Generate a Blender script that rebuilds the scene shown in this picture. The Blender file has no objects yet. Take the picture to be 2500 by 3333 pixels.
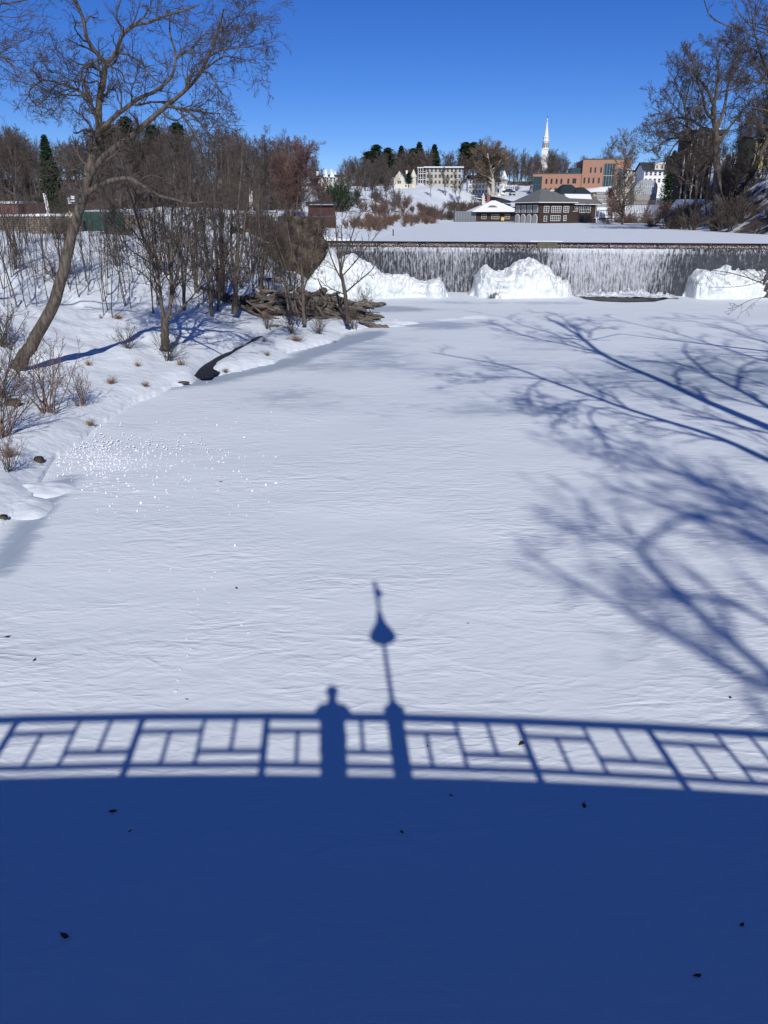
import bpy, math, random
import numpy as np
random.seed(7); RNG=np.random.default_rng(11)
SC=bpy.context.scene; COL=SC.collection
# ------------------------------------------------------------------ camera
H=7.8
PITCH=math.atan((1666.5-690)/2500)
CT,ST=math.cos(PITCH),math.sin(PITCH)
cam=bpy.data.cameras.new('camera'); cam.sensor_fit='HORIZONTAL'; cam.sensor_width=36; cam.lens=36
cam.clip_start=0.02; cam.clip_end=6000
co=bpy.data.objects.new('camera',cam); COL.objects.link(co)
co.location=(0,0,H); co.rotation_euler=(math.pi/2-PITCH,0,0); SC.camera=co
SC.render.resolution_x=768; SC.render.resolution_y=1024
def ray(px,py):
    a=(px-1250)/2500; b=(1666.5-py)/2500
    return np.array([a,CT+b*ST,-ST+b*CT])
def up(px,py,z=0.0):
    r=ray(px,py); t=(z-H)/r[2]; p=r*t; return np.array([p[0],p[1],z])
def at(px,py,D):
    r=ray(px,py); p=r*D/r[1]; p[2]+=H; return p
A=ray(1086,2300); A=A/np.linalg.norm(A); SUN=-A          # direction towards the sun
ELEV=math.asin(SUN[2]); AZ=math.atan2(SUN[0],SUN[1])
# ------------------------------------------------------------------ world, sun, exposure
SKY_STRENGTH=0.095; SUN_STRENGTH=4.0
w=bpy.data.worlds.new('World'); SC.world=w; w.use_nodes=True
nt=w.node_tree; nt.nodes.clear()
sky=nt.nodes.new('ShaderNodeTexSky'); sky.sky_type='NISHITA'; sky.sun_disc=False
sky.sun_elevation=ELEV; sky.sun_rotation=AZ; sky.air_density=1.0; sky.dust_density=0.0; sky.ozone_density=8.0; sky.altitude=2500
hs=nt.nodes.new('ShaderNodeHueSaturation'); hs.inputs['Saturation'].default_value=1.17; hs.inputs['Hue'].default_value=0.516
bg=nt.nodes.new('ShaderNodeBackground'); bg.inputs['Strength'].default_value=SKY_STRENGTH
wo=nt.nodes.new('ShaderNodeOutputWorld')
nt.links.new(sky.outputs[0],hs.inputs['Color']); nt.links.new(hs.outputs[0],bg.inputs['Color']); nt.links.new(bg.outputs[0],wo.inputs[0])
sl=bpy.data.lights.new('sun','SUN'); sl.energy=SUN_STRENGTH; sl.angle=math.radians(0.53); sl.color=(1.0,0.955,0.90)
so=bpy.data.objects.new('sun',sl); COL.objects.link(so)
from mathutils import Vector
so.rotation_euler=Vector(tuple(-SUN)).to_track_quat('-Z','Y').to_euler(); so.location=(0,0,60)
SC.view_settings.view_transform='Standard'; SC.view_settings.look='None'; SC.view_settings.exposure=0.0; SC.view_settings.gamma=1.0
SC.view_settings.use_curve_mapping=False
# ------------------------------------------------------------------ noise
def _h(ix,iy,iz,seed):
    n=(ix.astype(np.int64)*374761393+iy.astype(np.int64)*668265263+iz.astype(np.int64)*2147483647+seed*1274126177)&0xffffffff
    n=((n^(n>>13))*1274126177)&0xffffffff
    n=((n^(n>>16))*2246822519)&0xffffffff
    n=n^(n>>15)
    return (n&0xffffff)/float(0xffffff)*2-1
def noise(x,y,z=0.0,seed=0):
    x=np.asarray(x,float); y=np.asarray(y,float)+0*x; z=np.asarray(z,float)+0*x
    ix,iy,iz=np.floor(x),np.floor(y),np.floor(z)
    fx,fy,fz=x-ix,y-iy,z-iz
    fx,fy,fz=[f*f*(3-2*f) for f in (fx,fy,fz)]
    r=0
    for a in (0,1):
        for b in (0,1):
            for c in (0,1):
                wgt=(fx if a else 1-fx)*(fy if b else 1-fy)*(fz if c else 1-fz)
                r=r+wgt*_h(ix+a,iy+b,iz+c,seed)
    return r
def fbm(x,y,z=0.0,o=4,seed=0,g=0.5):
    r=0; a=1; f=1
    for i in range(o):
        r=r+a*noise(np.asarray(x)*f,np.asarray(y)*f,np.asarray(z)*f,seed+i*17); a*=g; f*=2.03
    return r
def sstep(a,b,x):
    t=np.clip((x-a)/(b-a),0,1); return t*t*(3-2*t)
# ------------------------------------------------------------------ objects
def tag(o,label=None,cat=None,group=None,kind=None):
    if label: o['label']=label
    if cat: o['category']=cat
    if group: o['group']=group
    if kind: o['kind']=kind
    return o
def empty(name,loc,rz=0,label=None,cat=None,group=None):
    o=bpy.data.objects.new(name,None); o.empty_display_size=0.3; COL.objects.link(o)
    o.location=tuple(float(v) for v in loc); o.rotation_euler=(0,0,rz)
    return tag(o,label,cat,group)
def mesh_np(name,V,F,smooth=False):
    V=np.ascontiguousarray(V,dtype=np.float32).reshape(-1,3); F=np.ascontiguousarray(F,dtype=np.int32)
    k=F.shape[1]; me=bpy.data.meshes.new(name)
    me.vertices.add(len(V)); me.vertices.foreach_set('co',V.ravel())
    me.loops.add(F.size); me.loops.foreach_set('vertex_index',F.ravel())
    me.polygons.add(len(F)); me.polygons.foreach_set('loop_start',np.arange(0,F.size,k,dtype=np.int32))
    me.polygons.foreach_set('loop_total',np.full(len(F),k,dtype=np.int32))
    if smooth: me.polygons.foreach_set('use_smooth',np.ones(len(F),dtype=bool))
    me.update(calc_edges=True); return me
def link(name,me,mat,parent=None,loc=None):
    o=bpy.data.objects.new(name,me); COL.objects.link(o)
    if mat and not me.materials: me.materials.append(mat)
    if parent: o.parent=parent
    if loc is not None: o.location=tuple(float(v) for v in loc)
    return o
def copy_tree(o,parent=None):
    c=o.copy(); COL.objects.link(c); c.parent=parent
    for ch in o.children: copy_tree(ch,c)
    return c
class MB:
    def __init__(s): s.v=[]; s.f=[]
    def add(s,vs,fs):
        n=len(s.v); s.v+= [tuple(map(float,v)) for v in vs]; s.f+=[tuple(n+i for i in f) for f in fs]; return s
    def box(s,x0,x1,y0,y1,z0,z1):
        return s.add([(x0,y0,z0),(x1,y0,z0),(x1,y1,z0),(x0,y1,z0),(x0,y0,z1),(x1,y0,z1),(x1,y1,z1),(x0,y1,z1)],
            [(0,3,2,1),(4,5,6,7),(0,1,5,4),(1,2,6,5),(2,3,7,6),(3,0,4,7)])
    def prism(s,poly,y0,y1):            # polygon in x,z extruded along y
        n=len(poly); vs=[(x,y0,z) for x,z in poly]+[(x,y1,z) for x,z in poly]
        fs=[tuple(range(n)),tuple(range(2*n-1,n-1,-1))]+[(i,i+n,(i+1)%n+n,(i+1)%n) for i in range(n)]
        return s.add(vs,fs)
    def prismx(s,poly,x0,x1):           # polygon in y,z extruded along x
        n=len(poly); vs=[(x0,y,z) for y,z in poly]+[(x1,y,z) for y,z in poly]
        fs=[tuple(range(n)),tuple(range(2*n-1,n-1,-1))]+[(i,i+n,(i+1)%n+n,(i+1)%n) for i in range(n)]
        return s.add(vs,fs)
    def bar(s,a,b,r,n=8,r2=None,cap=True):
        a=np.array(a,float); b=np.array(b,float); r2=r if r2 is None else r2
        d=b-a; d/=np.linalg.norm(d)+1e-9; ref=np.array([0,0,1.]) if abs(d[2])<.9 else np.array([1.,0,0])
        u=np.cross(d,ref); u/=np.linalg.norm(u); v=np.cross(d,u)
        vs=[];
        for p,rr in ((a,r),(b,r2)):
            for i in range(n):
                t=2*math.pi*i/n; vs.append(p+rr*(math.cos(t)*u+math.sin(t)*v))
        fs=[(i,(i+1)%n,(i+1)%n+n,i+n) for i in range(n)]
        if cap: fs+=[tuple(range(n-1,-1,-1)),tuple(range(n,2*n))]
        return s.add(vs,fs)
    def lathe(s,prof,c=(0,0,0),n=16):
        vs=[];fs=[]
        for r,z in prof:
            for i in range(n):
                t=2*math.pi*i/n; vs.append((c[0]+r*math.cos(t),c[1]+r*math.sin(t),c[2]+z))
        for k in range(len(prof)-1):
            for i in range(n):
                fs.append((k*n+i,k*n+(i+1)%n,(k+1)*n+(i+1)%n,(k+1)*n+i))
        fs.append(tuple(range(n-1,-1,-1))); fs.append(tuple(range((len(prof)-1)*n,len(prof)*n)))
        return s.add(vs,fs)
    def build(s,name,mat,parent=None,loc=None,smooth=False,bevel=0):
        me=bpy.data.meshes.new(name); me.from_pydata(s.v,[],s.f); me.update()
        if smooth: me.polygons.foreach_set('use_smooth',np.ones(len(me.polygons),dtype=bool))
        o=link(name,me,mat,parent,loc)
        if bevel:
            m=o.modifiers.new('bevel','BEVEL'); m.width=bevel; m.segments=2; m.limit_method='ANGLE'
        return o
# ------------------------------------------------------------------ materials
def mat(name,color,rough=0.8,spec=0.3,c2=None,scale=5.0,bump=0.0,bscale=None,stretch=(1,1,1),metal=0,detail=5,contrast=(0.35,0.65),bdist=0.05):
    m=bpy.data.materials.new(name); m.use_nodes=True; n=m.node_tree; b=n.nodes['Principled BSDF']
    b.inputs['Roughness'].default_value=rough; b.inputs['Metallic'].default_value=metal
    b.inputs['Specular IOR Level'].default_value=spec
    b.inputs['Base Color'].default_value=(*color,1)
    if c2 or bump:
        tc=n.nodes.new('ShaderNodeTexCoord'); mp=n.nodes.new('ShaderNodeMapping'); mp.inputs['Scale'].default_value=stretch
        n.links.new(tc.outputs['Object'],mp.inputs[0])
    if c2:
        t=n.nodes.new('ShaderNodeTexNoise'); t.inputs['Scale'].default_value=scale; t.inputs['Detail'].default_value=detail
        r=n.nodes.new('ShaderNodeValToRGB'); r.color_ramp.elements[0].position=contrast[0]; r.color_ramp.elements[1].position=contrast[1]
        r.color_ramp.elements[0].color=(*color,1); r.color_ramp.elements[1].color=(*c2,1)
        n.links.new(mp.outputs[0],t.inputs['Vector']); n.links.new(t.outputs['Fac'],r.inputs[0]); n.links.new(r.outputs[0],b.inputs['Base Color'])
    if bump:
        t2=n.nodes.new('ShaderNodeTexNoise'); t2.inputs['Scale'].default_value=bscale or scale*3; t2.inputs['Detail'].default_value=6
        bp=n.nodes.new('ShaderNodeBump'); bp.inputs['Strength'].default_value=bump; bp.inputs['Distance'].default_value=bdist
        n.links.new(mp.outputs[0],t2.inputs['Vector']); n.links.new(t2.outputs['Fac'],bp.inputs['Height']); n.links.new(bp.outputs[0],b.inputs['Normal'])
    return m
M={}
M['snow']=mat('snow',(0.72,0.775,0.80),0.75,0.2,(0.67,0.725,0.76),0.8,0.5,2.5,bdist=0.12)
def ground_mat():
    # snow with the brown leaf litter of the woods showing through where few flakes lie
    m=mat('snowy_ground',(0.72,0.775,0.80),0.75,0.2,(0.67,0.725,0.76),0.8,0.6,2.2,bdist=0.14); n=m.node_tree; L=n.links; b=n.nodes['Principled BSDF']
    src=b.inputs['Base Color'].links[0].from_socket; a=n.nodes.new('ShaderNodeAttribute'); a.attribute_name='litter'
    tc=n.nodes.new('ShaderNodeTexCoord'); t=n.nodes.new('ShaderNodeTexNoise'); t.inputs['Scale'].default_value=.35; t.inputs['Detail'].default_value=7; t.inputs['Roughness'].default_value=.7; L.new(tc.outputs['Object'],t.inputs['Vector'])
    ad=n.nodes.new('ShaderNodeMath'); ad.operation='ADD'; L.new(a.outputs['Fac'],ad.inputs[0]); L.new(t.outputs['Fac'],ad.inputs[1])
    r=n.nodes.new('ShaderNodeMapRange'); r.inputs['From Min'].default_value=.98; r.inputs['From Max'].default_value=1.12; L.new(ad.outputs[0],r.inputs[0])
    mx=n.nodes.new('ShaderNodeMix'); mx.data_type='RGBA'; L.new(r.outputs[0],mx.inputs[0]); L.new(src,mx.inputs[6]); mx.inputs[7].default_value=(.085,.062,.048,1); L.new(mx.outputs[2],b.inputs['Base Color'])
    return m
M['ground']=ground_mat()
M['snow_cap']=mat('snow_cap',(0.80,0.82,0.85),0.7,0.2,bump=0.4,bscale=3)
M['bark']=mat('bark',(0.055,0.046,0.037),0.9,0.1,(0.15,0.128,0.105),9,0.9,14,(1,1,.22),bdist=0.04)
M['twig']=mat('twig',(0.11,0.09,0.075),0.85,0.15,(0.065,0.053,0.045),2)
M['bark_dark']=mat('bark_dark',(0.05,0.042,0.036),0.9,0.1,(0.10,0.085,0.07),6,0.6,12,(1,1,.25))
M['far_bark']=mat('far_bark',(0.095,0.08,0.068),0.9,0.1,(0.16,0.135,0.115),.5)
M['far_twig']=mat('far_twig',(0.11,0.09,0.08),0.9,0.1,(0.155,0.13,0.115),.35)
M['far_twig_dark']=mat('far_twig_dark',(0.078,0.064,0.058),0.9,0.1,(0.115,0.097,0.088),.35)
M['red_twig']=mat('red_twig',(0.20,0.115,0.105),0.85,0.1,(0.14,0.09,0.08),.5)
M['pale_bark']=mat('pale_bark',(0.50,0.46,0.39),0.8,0.2,(0.24,0.21,0.17),1.5,0,contrast=(.5,.75))
M['tan_twig']=mat('tan_twig',(0.23,0.18,0.13),0.9,0.1,(0.16,0.125,0.09),.5)
M['pine']=mat('pine',(0.018,0.035,0.018),0.8,0.2,(0.035,0.06,0.03),1.2)
M['dry_grass']=mat('dry_grass',(0.33,0.23,0.15),0.9,0.1,(0.20,0.13,0.085),3)
M['shore_brush']=mat('shore_brush',(0.22,0.155,0.115),0.9,0.1,(0.15,0.09,0.075),.3)
M['brush']=mat('brush',(0.15,0.10,0.08),0.9,0.1,(0.21,0.15,0.12),.8)
M['log']=mat('log',(0.055,0.045,0.037),0.9,0.1,(0.20,0.172,0.145),4,0.8,10,(.3,3,3))
M['wood_raw']=mat('wood_raw',(0.50,0.30,0.15),0.8,0.2)
M['rock']=mat('rock',(0.022,0.018,0.015),0.9,0.2,(0.14,0.11,0.08),1.1,1.0,3.5,bdist=.35,contrast=(.38,.66))
M['iron']=mat('iron',(0.02,0.02,0.022),0.5,0.5)
M['concrete']=mat('concrete',(0.32,0.31,0.29),0.9,0.2,(0.26,0.25,0.24),2)
M['dark_metal']=mat('dark_metal',(0.05,0.055,0.06),0.5,0.5)
M['white_paint']=mat('white_paint',(0.78,0.78,0.76),0.6,0.3)
M['cream_paint']=mat('cream_paint',(0.62,0.58,0.48),0.7,0.3)
M['brown_shingle']=mat('brown_shingle',(0.045,0.032,0.03),0.9,0.1,(0.065,0.045,0.04),3)
M['grey_roof']=mat('grey_roof',(0.12,0.125,0.125),0.85,0.2,(0.16,0.165,0.16),2)
M['dark_roof']=mat('dark_roof',(0.035,0.042,0.05),0.8,0.2,(0.055,0.06,0.065),1)
M['green_roof']=mat('green_roof',(0.022,0.035,0.04),0.7,0.3)
M['glass']=mat('glass',(0.03,0.04,0.05),0.08,0.6)
M['teal_glass']=mat('teal_glass',(0.03,0.06,0.07),0.1,0.7)
M['green_cloth']=mat('green_cloth',(0.02,0.09,0.075),0.8,0.2,(0.012,0.06,0.05),.8,stretch=(3,3,.3))
M['asphalt']=mat('asphalt',(0.055,0.055,0.06),0.8,0.2)
M['leaf']=mat('dead_leaf',(0.06,0.035,0.025),0.8,0.2)
def brickmat(name,c1,c2,mortar,sx,sy,bump=.3,scale=1.0):
    m=bpy.data.materials.new(name); m.use_nodes=True; n=m.node_tree; b=n.nodes['Principled BSDF']; b.inputs['Roughness'].default_value=.9
    tc=n.nodes.new('ShaderNodeTexCoord'); sp=n.nodes.new('ShaderNodeSeparateXYZ'); ad=n.nodes.new('ShaderNodeMath'); cb=n.nodes.new('ShaderNodeCombineXYZ')
    n.links.new(tc.outputs['Object'],sp.inputs[0]); n.links.new(sp.outputs[0],ad.inputs[0]); n.links.new(sp.outputs[1],ad.inputs[1])
    n.links.new(ad.outputs[0],cb.inputs[0]); n.links.new(sp.outputs[2],cb.inputs[1])
    t=n.nodes.new('ShaderNodeTexBrick'); t.inputs['Color1'].default_value=(*c1,1); t.inputs['Color2'].default_value=(*c2,1); t.inputs['Mortar'].default_value=(*mortar,1)
    t.inputs['Brick Width'].default_value=sx; t.inputs['Row Height'].default_value=sy; t.inputs['Mortar Size'].default_value=min(sy*.12,.03); t.inputs['Scale'].default_value=scale
    n.links.new(cb.outputs[0],t.inputs['Vector']); n.links.new(t.outputs[0],b.inputs['Base Color']); return m
M['orange_brick']=brickmat('orange_brick',(0.37,0.195,0.125),(0.33,0.17,0.11),(0.34,0.2,0.14),.6,.2)
M['red_brick']=brickmat('red_brick',(0.26,0.10,0.085),(0.2,0.08,0.07),(0.2,0.12,0.1),.4,.13)
M['stone_wall']=brickmat('stone_wall',(0.26,0.21,0.16),(0.15,0.12,0.09),(0.03,0.025,0.02),.75,.28)
M['red_board']=mat('red_board',(0.09,0.038,0.035),0.8,0.2,(0.06,0.03,0.027),2,stretch=(3,3,.3))
M['grey_clap']=mat('pale_clapboard',(0.46,0.44,0.37),0.8,0.2,(0.40,0.38,0.32),1)
# river snow
def river_mat():
    m=bpy.data.materials.new('river_snow'); m.use_nodes=True; n=m.node_tree; L=n.links; b=n.nodes['Principled BSDF']
    b.inputs['Specular IOR Level'].default_value=.25
    tc=n.nodes.new('ShaderNodeTexCoord')
    def nz(sc,scale,det,rough=.5,dist=0,rot=0):
        mp=n.nodes.new('ShaderNodeMapping'); mp.inputs['Scale'].default_value=sc; mp.inputs['Rotation'].default_value=(0,0,rot); L.new(tc.outputs['Object'],mp.inputs[0])
        t=n.nodes.new('ShaderNodeTexNoise'); t.inputs['Scale'].default_value=scale; t.inputs['Detail'].default_value=det; t.inputs['Roughness'].default_value=rough; t.inputs['Distortion'].default_value=dist
        L.new(mp.outputs[0],t.inputs['Vector']); return t.outputs['Fac']
    def math_(op,a,b_):
        k=n.nodes.new('ShaderNodeMath'); k.operation=op
        for i,v in enumerate((a,b_)):
            if isinstance(v,(int,float)): k.inputs[i].default_value=v
            else: L.new(v,k.inputs[i])
        return k.outputs[0]
    r1=nz((.55,1.3,1),1.5,2,.45,.7,.05); r2=nz((1.0,2.4,1),2.8,3,.5,.5,-.08); r3=nz((1,1,1),14,3)
    b0=nz((.7,1,1),.30,3,.6); mrb=n.nodes.new('ShaderNodeMapRange'); mrb.inputs['From Min'].default_value=.35; mrb.inputs['From Max'].default_value=.65; mrb.inputs['To Min'].default_value=.15; mrb.inputs['To Max'].default_value=1.0; L.new(b0,mrb.inputs[0]); big=mrb.outputs[0]
    # ridged ripple: 1-|2n-1|
    ab=math_('ABSOLUTE',math_('SUBTRACT',r1,.5),0); rg=math_('SUBTRACT',.25,ab)
    hgt=math_('ADD',math_('MULTIPLY',rg,.8),math_('MULTIPLY',r2,.33)); hgt=math_('MULTIPLY',hgt,big); hgt=math_('ADD',hgt,math_('MULTIPLY',r3,.03))
    at_=n.nodes.new('ShaderNodeAttribute'); at_.attribute_name='ice'
    inv=math_('SUBTRACT',1,math_('MULTIPLY',at_.outputs['Fac'],.85)); hgt=math_('MULTIPLY',hgt,inv)
    bp=n.nodes.new('ShaderNodeBump'); bp.inputs['Strength'].default_value=.85; bp.inputs['Distance'].default_value=.14
    L.new(hgt,bp.inputs['Height']); L.new(bp.outputs[0],b.inputs['Normal'])
    pn=nz((.35,1,1),1.6,6,.65,1.2)
    f=math_('MULTIPLY',at_.outputs['Fac'],1.0)
    mr=n.nodes.new('ShaderNodeMapRange'); mr.inputs['From Min'].default_value=.46; mr.inputs['From Max'].default_value=.60; L.new(math_('ADD',math_('MULTIPLY',f,.36),math_('MULTIPLY',pn,.62)),mr.inputs[0])
    mx=n.nodes.new('ShaderNodeMix'); mx.data_type='RGBA'; mx.inputs[6].default_value=(0.71,0.765,0.79,1); mx.inputs[7].default_value=(0.36,0.43,0.49,1)
    L.new(math_('MULTIPLY',mr.outputs[0],f),mx.inputs[0]); L.new(mx.outputs[2],b.inputs['Base Color'])
    rr=n.nodes.new('ShaderNodeMapRange'); rr.inputs['To Min'].default_value=.8; rr.inputs['To Max'].default_value=.45; L.new(f,rr.inputs[0]); L.new(rr.outputs[0],b.inputs['Roughness'])
    return m
M['river']=river_mat()
def water_mat():
    m=mat('dark_water',(0.012,0.014,0.016),0.4,0.12,bump=.5,bscale=4,bdist=.1); return m
M['water']=water_mat()
# ------------------------------------------------------------------ terrain
DAM0=np.array([-6.5,85.6]); DAM1=np.array([52.0,75.2]); dv=(DAM1-DAM0)/np.linalg.norm(DAM1-DAM0); DAMROT=math.atan2(dv[1],dv[0])
PZ=4.94
def U(px,py,z=0): return tuple(up(px,py,z)[:2])
left_shore=[(-8,-90),(-8,-30),(-7.5,0),(-8.6,10),U(0,1850),U(0,1720),U(60,1680),U(140,1600),U(160,1540),U(210,1480),U(300,1400),U(380,1350),U(460,1305),U(560,1262),U(670,1234),U(800,1205),U(900,1172),U(1000,1135),U(1100,1108),U(1150,1080),U(1215,1065),U(1230,1045),U(1215,1010),U(1130,985),(-4.8,73),(-6,80),tuple(DAM0+[0,1.7])]
right_shore=[tuple(DAM1+[0,1.7]),(47,66),(36,48),(25,24),(20,8),(18,-8),(19,-40),(20,-90)]
RIV=np.array(left_shore+right_shore)
pond_l=[tuple(DAM0+[-1,-.3]),U(1140,783,PZ),U(1200,776,PZ),U(1245,768,PZ),U(1290,752,PZ),U(1350,738,PZ),U(1380,731,PZ),U(1430,722,PZ),U(1500,720,PZ),U(1690,721,PZ),U(1760,724,PZ),U(1925,717,PZ),U(2000,716,PZ),U(2090,717,PZ),U(2150,728,PZ),U(2200,742,PZ),U(2330,754,PZ),U(2500,764,PZ),(54,100),tuple(DAM1+[1.5,-.3])]
POND=np.array(pond_l)
def segdist(P,poly,closed=True):
    a=poly; b=np.roll(poly,-1,0) if closed else poly[1:]
    if not closed: a=poly[:-1]
    best=np.full(len(P),1e18)
    for p,q in zip(a,b):
        d=q-p; t=np.clip(((P-p)@d)/(d@d+1e-12),0,1); e=P-(p+t[:,None]*d); best=np.minimum(best,(e*e).sum(1))
    return np.sqrt(best)
def inside(P,poly):
    r=np.zeros(len(P),bool); q=np.roll(poly,-1,0)
    for (x0,y0),(x1,y1) in zip(poly,q):
        c=((y0>P[:,1])!=(y1>P[:,1])); 
        with np.errstate(divide='ignore',invalid='ignore'):
            xi=(x1-x0)*(P[:,1]-y0)/(y1-y0+1e-12)+x0
        r^=c&(P[:,0]<xi)
    return r
def sdist(P,poly): 
    d=segdist(P,poly); return np.where(inside(P,poly),d,-d)
cps=[]
for px,py,z in [(50,1203,1.0),(537,1132,.9),(0,1350,1.2),(0,1560,.7),(100,1500,.5),(150,1330,.8),(300,1250,.75),(450,1190,.7),(600,1180,.4),(760,1170,.4),(300,1130,1.0),(380,1060,1.5),(300,1000,2.1),(100,1000,2.5),(100,1090,1.8),(0,1000,2.8),(600,1000,1.9),(600,950,2.5),(450,900,3.2),(200,880,3.9),(0,860,4.5),(150,795,5.1),(0,800,5.1),(300,782,5.2),(400,755,5.7),(480,745,5.9),(560,760,5.6),(700,800,4.9),(700,760,5.6),(780,735,6.0),(850,722,6.3),(900,830,4.0),(930,880,2.6),(870,940,1.8),(760,960,1.8),(700,1040,.9),(800,1080,.45),(1000,1075,.7),(950,1110,.45),(1100,1075,.5),(1000,990,.9),(1180,1050,.4),(900,1000,.9)]:
    cps.append(tuple(up(px,py,z)))
cps+=[(-10,78,3.2),(-8.5,84,4.6),(-10,90,5.6),(-16,88,6.2),(-12,98,6.0),(-7,105,5.8),(-4,112,5.6)]
# flat trench and lots behind the left bank
for px,D,z in [(-200,75,4.3),(0,78,4.3),(100,80,4.3),(250,84,4.4),(350,90,4.6),(-300,112,4.5),(0,110,4.5),(200,110,4.5),(350,112,4.7),(450,112,5.2),(600,112,6.0),(700,112,6.3),(0,125,7.0),(200,125,7.0),(350,128,7.0),(500,135,7.2),(700,140,7.0),(900,130,6.6),(1050,120,6.2),(-300,160,8),(100,170,8.5),(300,180,9),(500,180,9),(700,180,8.5),(900,170,7.5)]:
    p=at(px,690,D); cps.append((p[0],p[1],z))
for px,py,D in [(1120,735,125),(1180,725,130),(1150,700,160),(1250,715,165),(1300,712,185),(1200,690,190),(1100,680,170),(1350,712,215),(1250,690,230),(1400,705,275),(1150,655,230),(1250,650,260),(1330,660,280),(1430,690,300),(1500,700,300),(1400,650,315),(1500,675,318),(1480,640,330),(1560,634,350),(1620,632,350),(1700,628,350),(1600,655,322),(1680,690,300),(1650,665,318),(1720,650,300),(1800,625,335),(1900,620,335),(1850,700,280),(1900,680,270),(2000,650,275),(2000,690,250),(2100,700,225),(2060,712,232),(2100,650,260),(2150,625,280),(2180,700,195),(2230,715,165),(2250,660,180),(2300,700,145),(2290,640,165),(2350,640,150),(2400,600,160),(2380,690,130),(2450,700,118),(2500,690,110),(2500,620,130),(2500,560,160),(2350,560,190),(2250,570,220),
    (1350,612,380),(1450,618,385),(1550,600,420),(1770,610,450),(1100,620,300),(1000,630,260),(1250,610,390),(2100,585,300),(2200,580,270),(1900,590,420)]:
    cps.append(tuple(at(px,py,D)))
for px,D,z in [(-600,300,18),(-200,300,16),(100,300,15),(300,300,15),(500,300,16),(700,300,15),(850,300,14),(1000,330,15),
     (-600,600,28),(0,600,26),(500,600,26),(1000,600,24),(1300,600,26),(1600,600,27),(1900,600,27),(2300,500,30),(2700,400,34),(3200,250,30),(2800,200,24),(2700,140,17),(2800,110,12),
     (0,1500,20),(1200,1500,20),(2500,1500,20),(-900,1500,20),(3300,1500,20)]:
    p=at(px,690,D); cps.append((p[0],p[1],z))
cps+=[(-13,5,1.6),(-12,-20,1.6),(-25,0,5),(-30,-40,6),(-16,16,1.0),(-22,25,2.5),(-40,30,5),(-60,0,7),(-120,-60,9),(-300,-200,15),(-17,28,1.2),(-28,40,3.8),(-45,60,4.8),(-90,60,6),(-90,110,6),
      (24,-20,2),(23,5,1.8),(27,20,1.8),(38,45,2),(52,66,3),(64,88,6.4),(40,5,7),(60,-20,9),(60,40,10),(90,60,15),(300,-200,20),(120,-60,12),(0,-800,5),(-1000,-200,15),(1000,-200,18),(74,75,7),(66,97,7.2),(60,108,6.2)]
CP=np.array(cps)
def warp(x,y):
    r=np.sqrt(x*x+y*y)+1e-6; k=np.log1p(r/18)/r; return x*k,y*k
cx,cy=warp(CP[:,0],CP[:,1])
def _K(d2): return np.sqrt(d2+.0004)
_d2=(cx[:,None]-cx)**2+(cy[:,None]-cy)**2
_A=_K(_d2)+np.eye(len(cx))*(-0.012)
_W=np.linalg.solve(np.block([[_A,np.ones((len(cx),1))],[np.ones((1,len(cx))),np.zeros((1,1))]]),np.append(CP[:,2],0))
CREEK=np.array([U(672,1238,.05),U(665,1215,.05),U(690,1185,.05),U(735,1160,.05),U(790,1130,.05),U(850,1100,.05),U(900,1070,.1),U(830,1040,.2)])
def height(x,y,detail=True):
    x=np.atleast_1d(np.asarray(x,float)).ravel(); y=np.atleast_1d(np.asarray(y,float)).ravel()
    out=np.empty(len(x))
    for i in range(0,len(x),40000):
        X=x[i:i+40000]; Y=y[i:i+40000]; wx,wy=warp(X,Y)
        h=_K((wx[:,None]-cx)**2+(wy[:,None]-cy)**2)@_W[:-1]+_W[-1]
        P=np.stack([X,Y],1); jn=0.5*fbm(X/3.0,Y/3.0,0,3,5)*np.clip(np.hypot(X,Y)/60,.4,1.2)
        d1=sdist(P,RIV)+jn; d2=sdist(P,POND)+jn*.6
        r=np.hypot(X,Y)
        amp=np.clip(r/50,.3,3)
        nz=.22*fbm(X/3.5,Y/3.5,0,4,1)*np.clip(-d1/6,.15,1)+.5*amp*fbm(X/25,Y/25,0,2,9)*np.clip(-d1/25,0,1)*np.clip(-d2/25,0,1)
        nz+=.085*fbm(X/.9,Y/.9,0,3,3)*np.clip(60/r,.3,1)+.10*np.abs(noise(X/1.7,Y/1.2,0,31))
        h=h+nz
        # near the water the bank begins with a low snow lip
        near=np.clip(-d1/7,0,1)
        lip=.10+.28*sstep(0,1.2,-d1)+.05*np.abs(fbm(X/1.5,Y/1.5,0,2,4))
        h1=np.maximum(lip+np.clip(h-.35,0,99)*near,lip)
        riv=np.where(d1>0,np.minimum(-.05-.35*d1,0),0)
        h=np.where(d1>0,np.maximum(riv,-1.5),h1)
        # pond
        beyond=((P-DAM0)@np.array([-dv[1],dv[0]]))>1.75
        hp=np.where(d2>0,PZ-.08-.2*np.clip(d2,0,5),np.maximum(PZ+.1+.35*sstep(0,3,-d2)+np.maximum(h-PZ-.35,0)*np.clip(-d2/9,0,1)-99*(h<PZ+.35)*(d2<-9),np.maximum(h*(d2<-9),PZ+.1+.35*sstep(0,3,-d2)-.09*np.clip(-d2-5,0,99))))
        h=np.where(beyond,hp,h)
        dc=segdist(P,CREEK,False)
        h=h-np.where(d1<=0,.42*np.exp(-(dc/.55)**2),0)
        out[i:i+40000]=h
    return out
def gz(x,y): return float(height(x,y)[0])
def gp(px,D):
    p=at(px,690,D); return (p[0],p[1],gz(p[0],p[1]))
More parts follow.
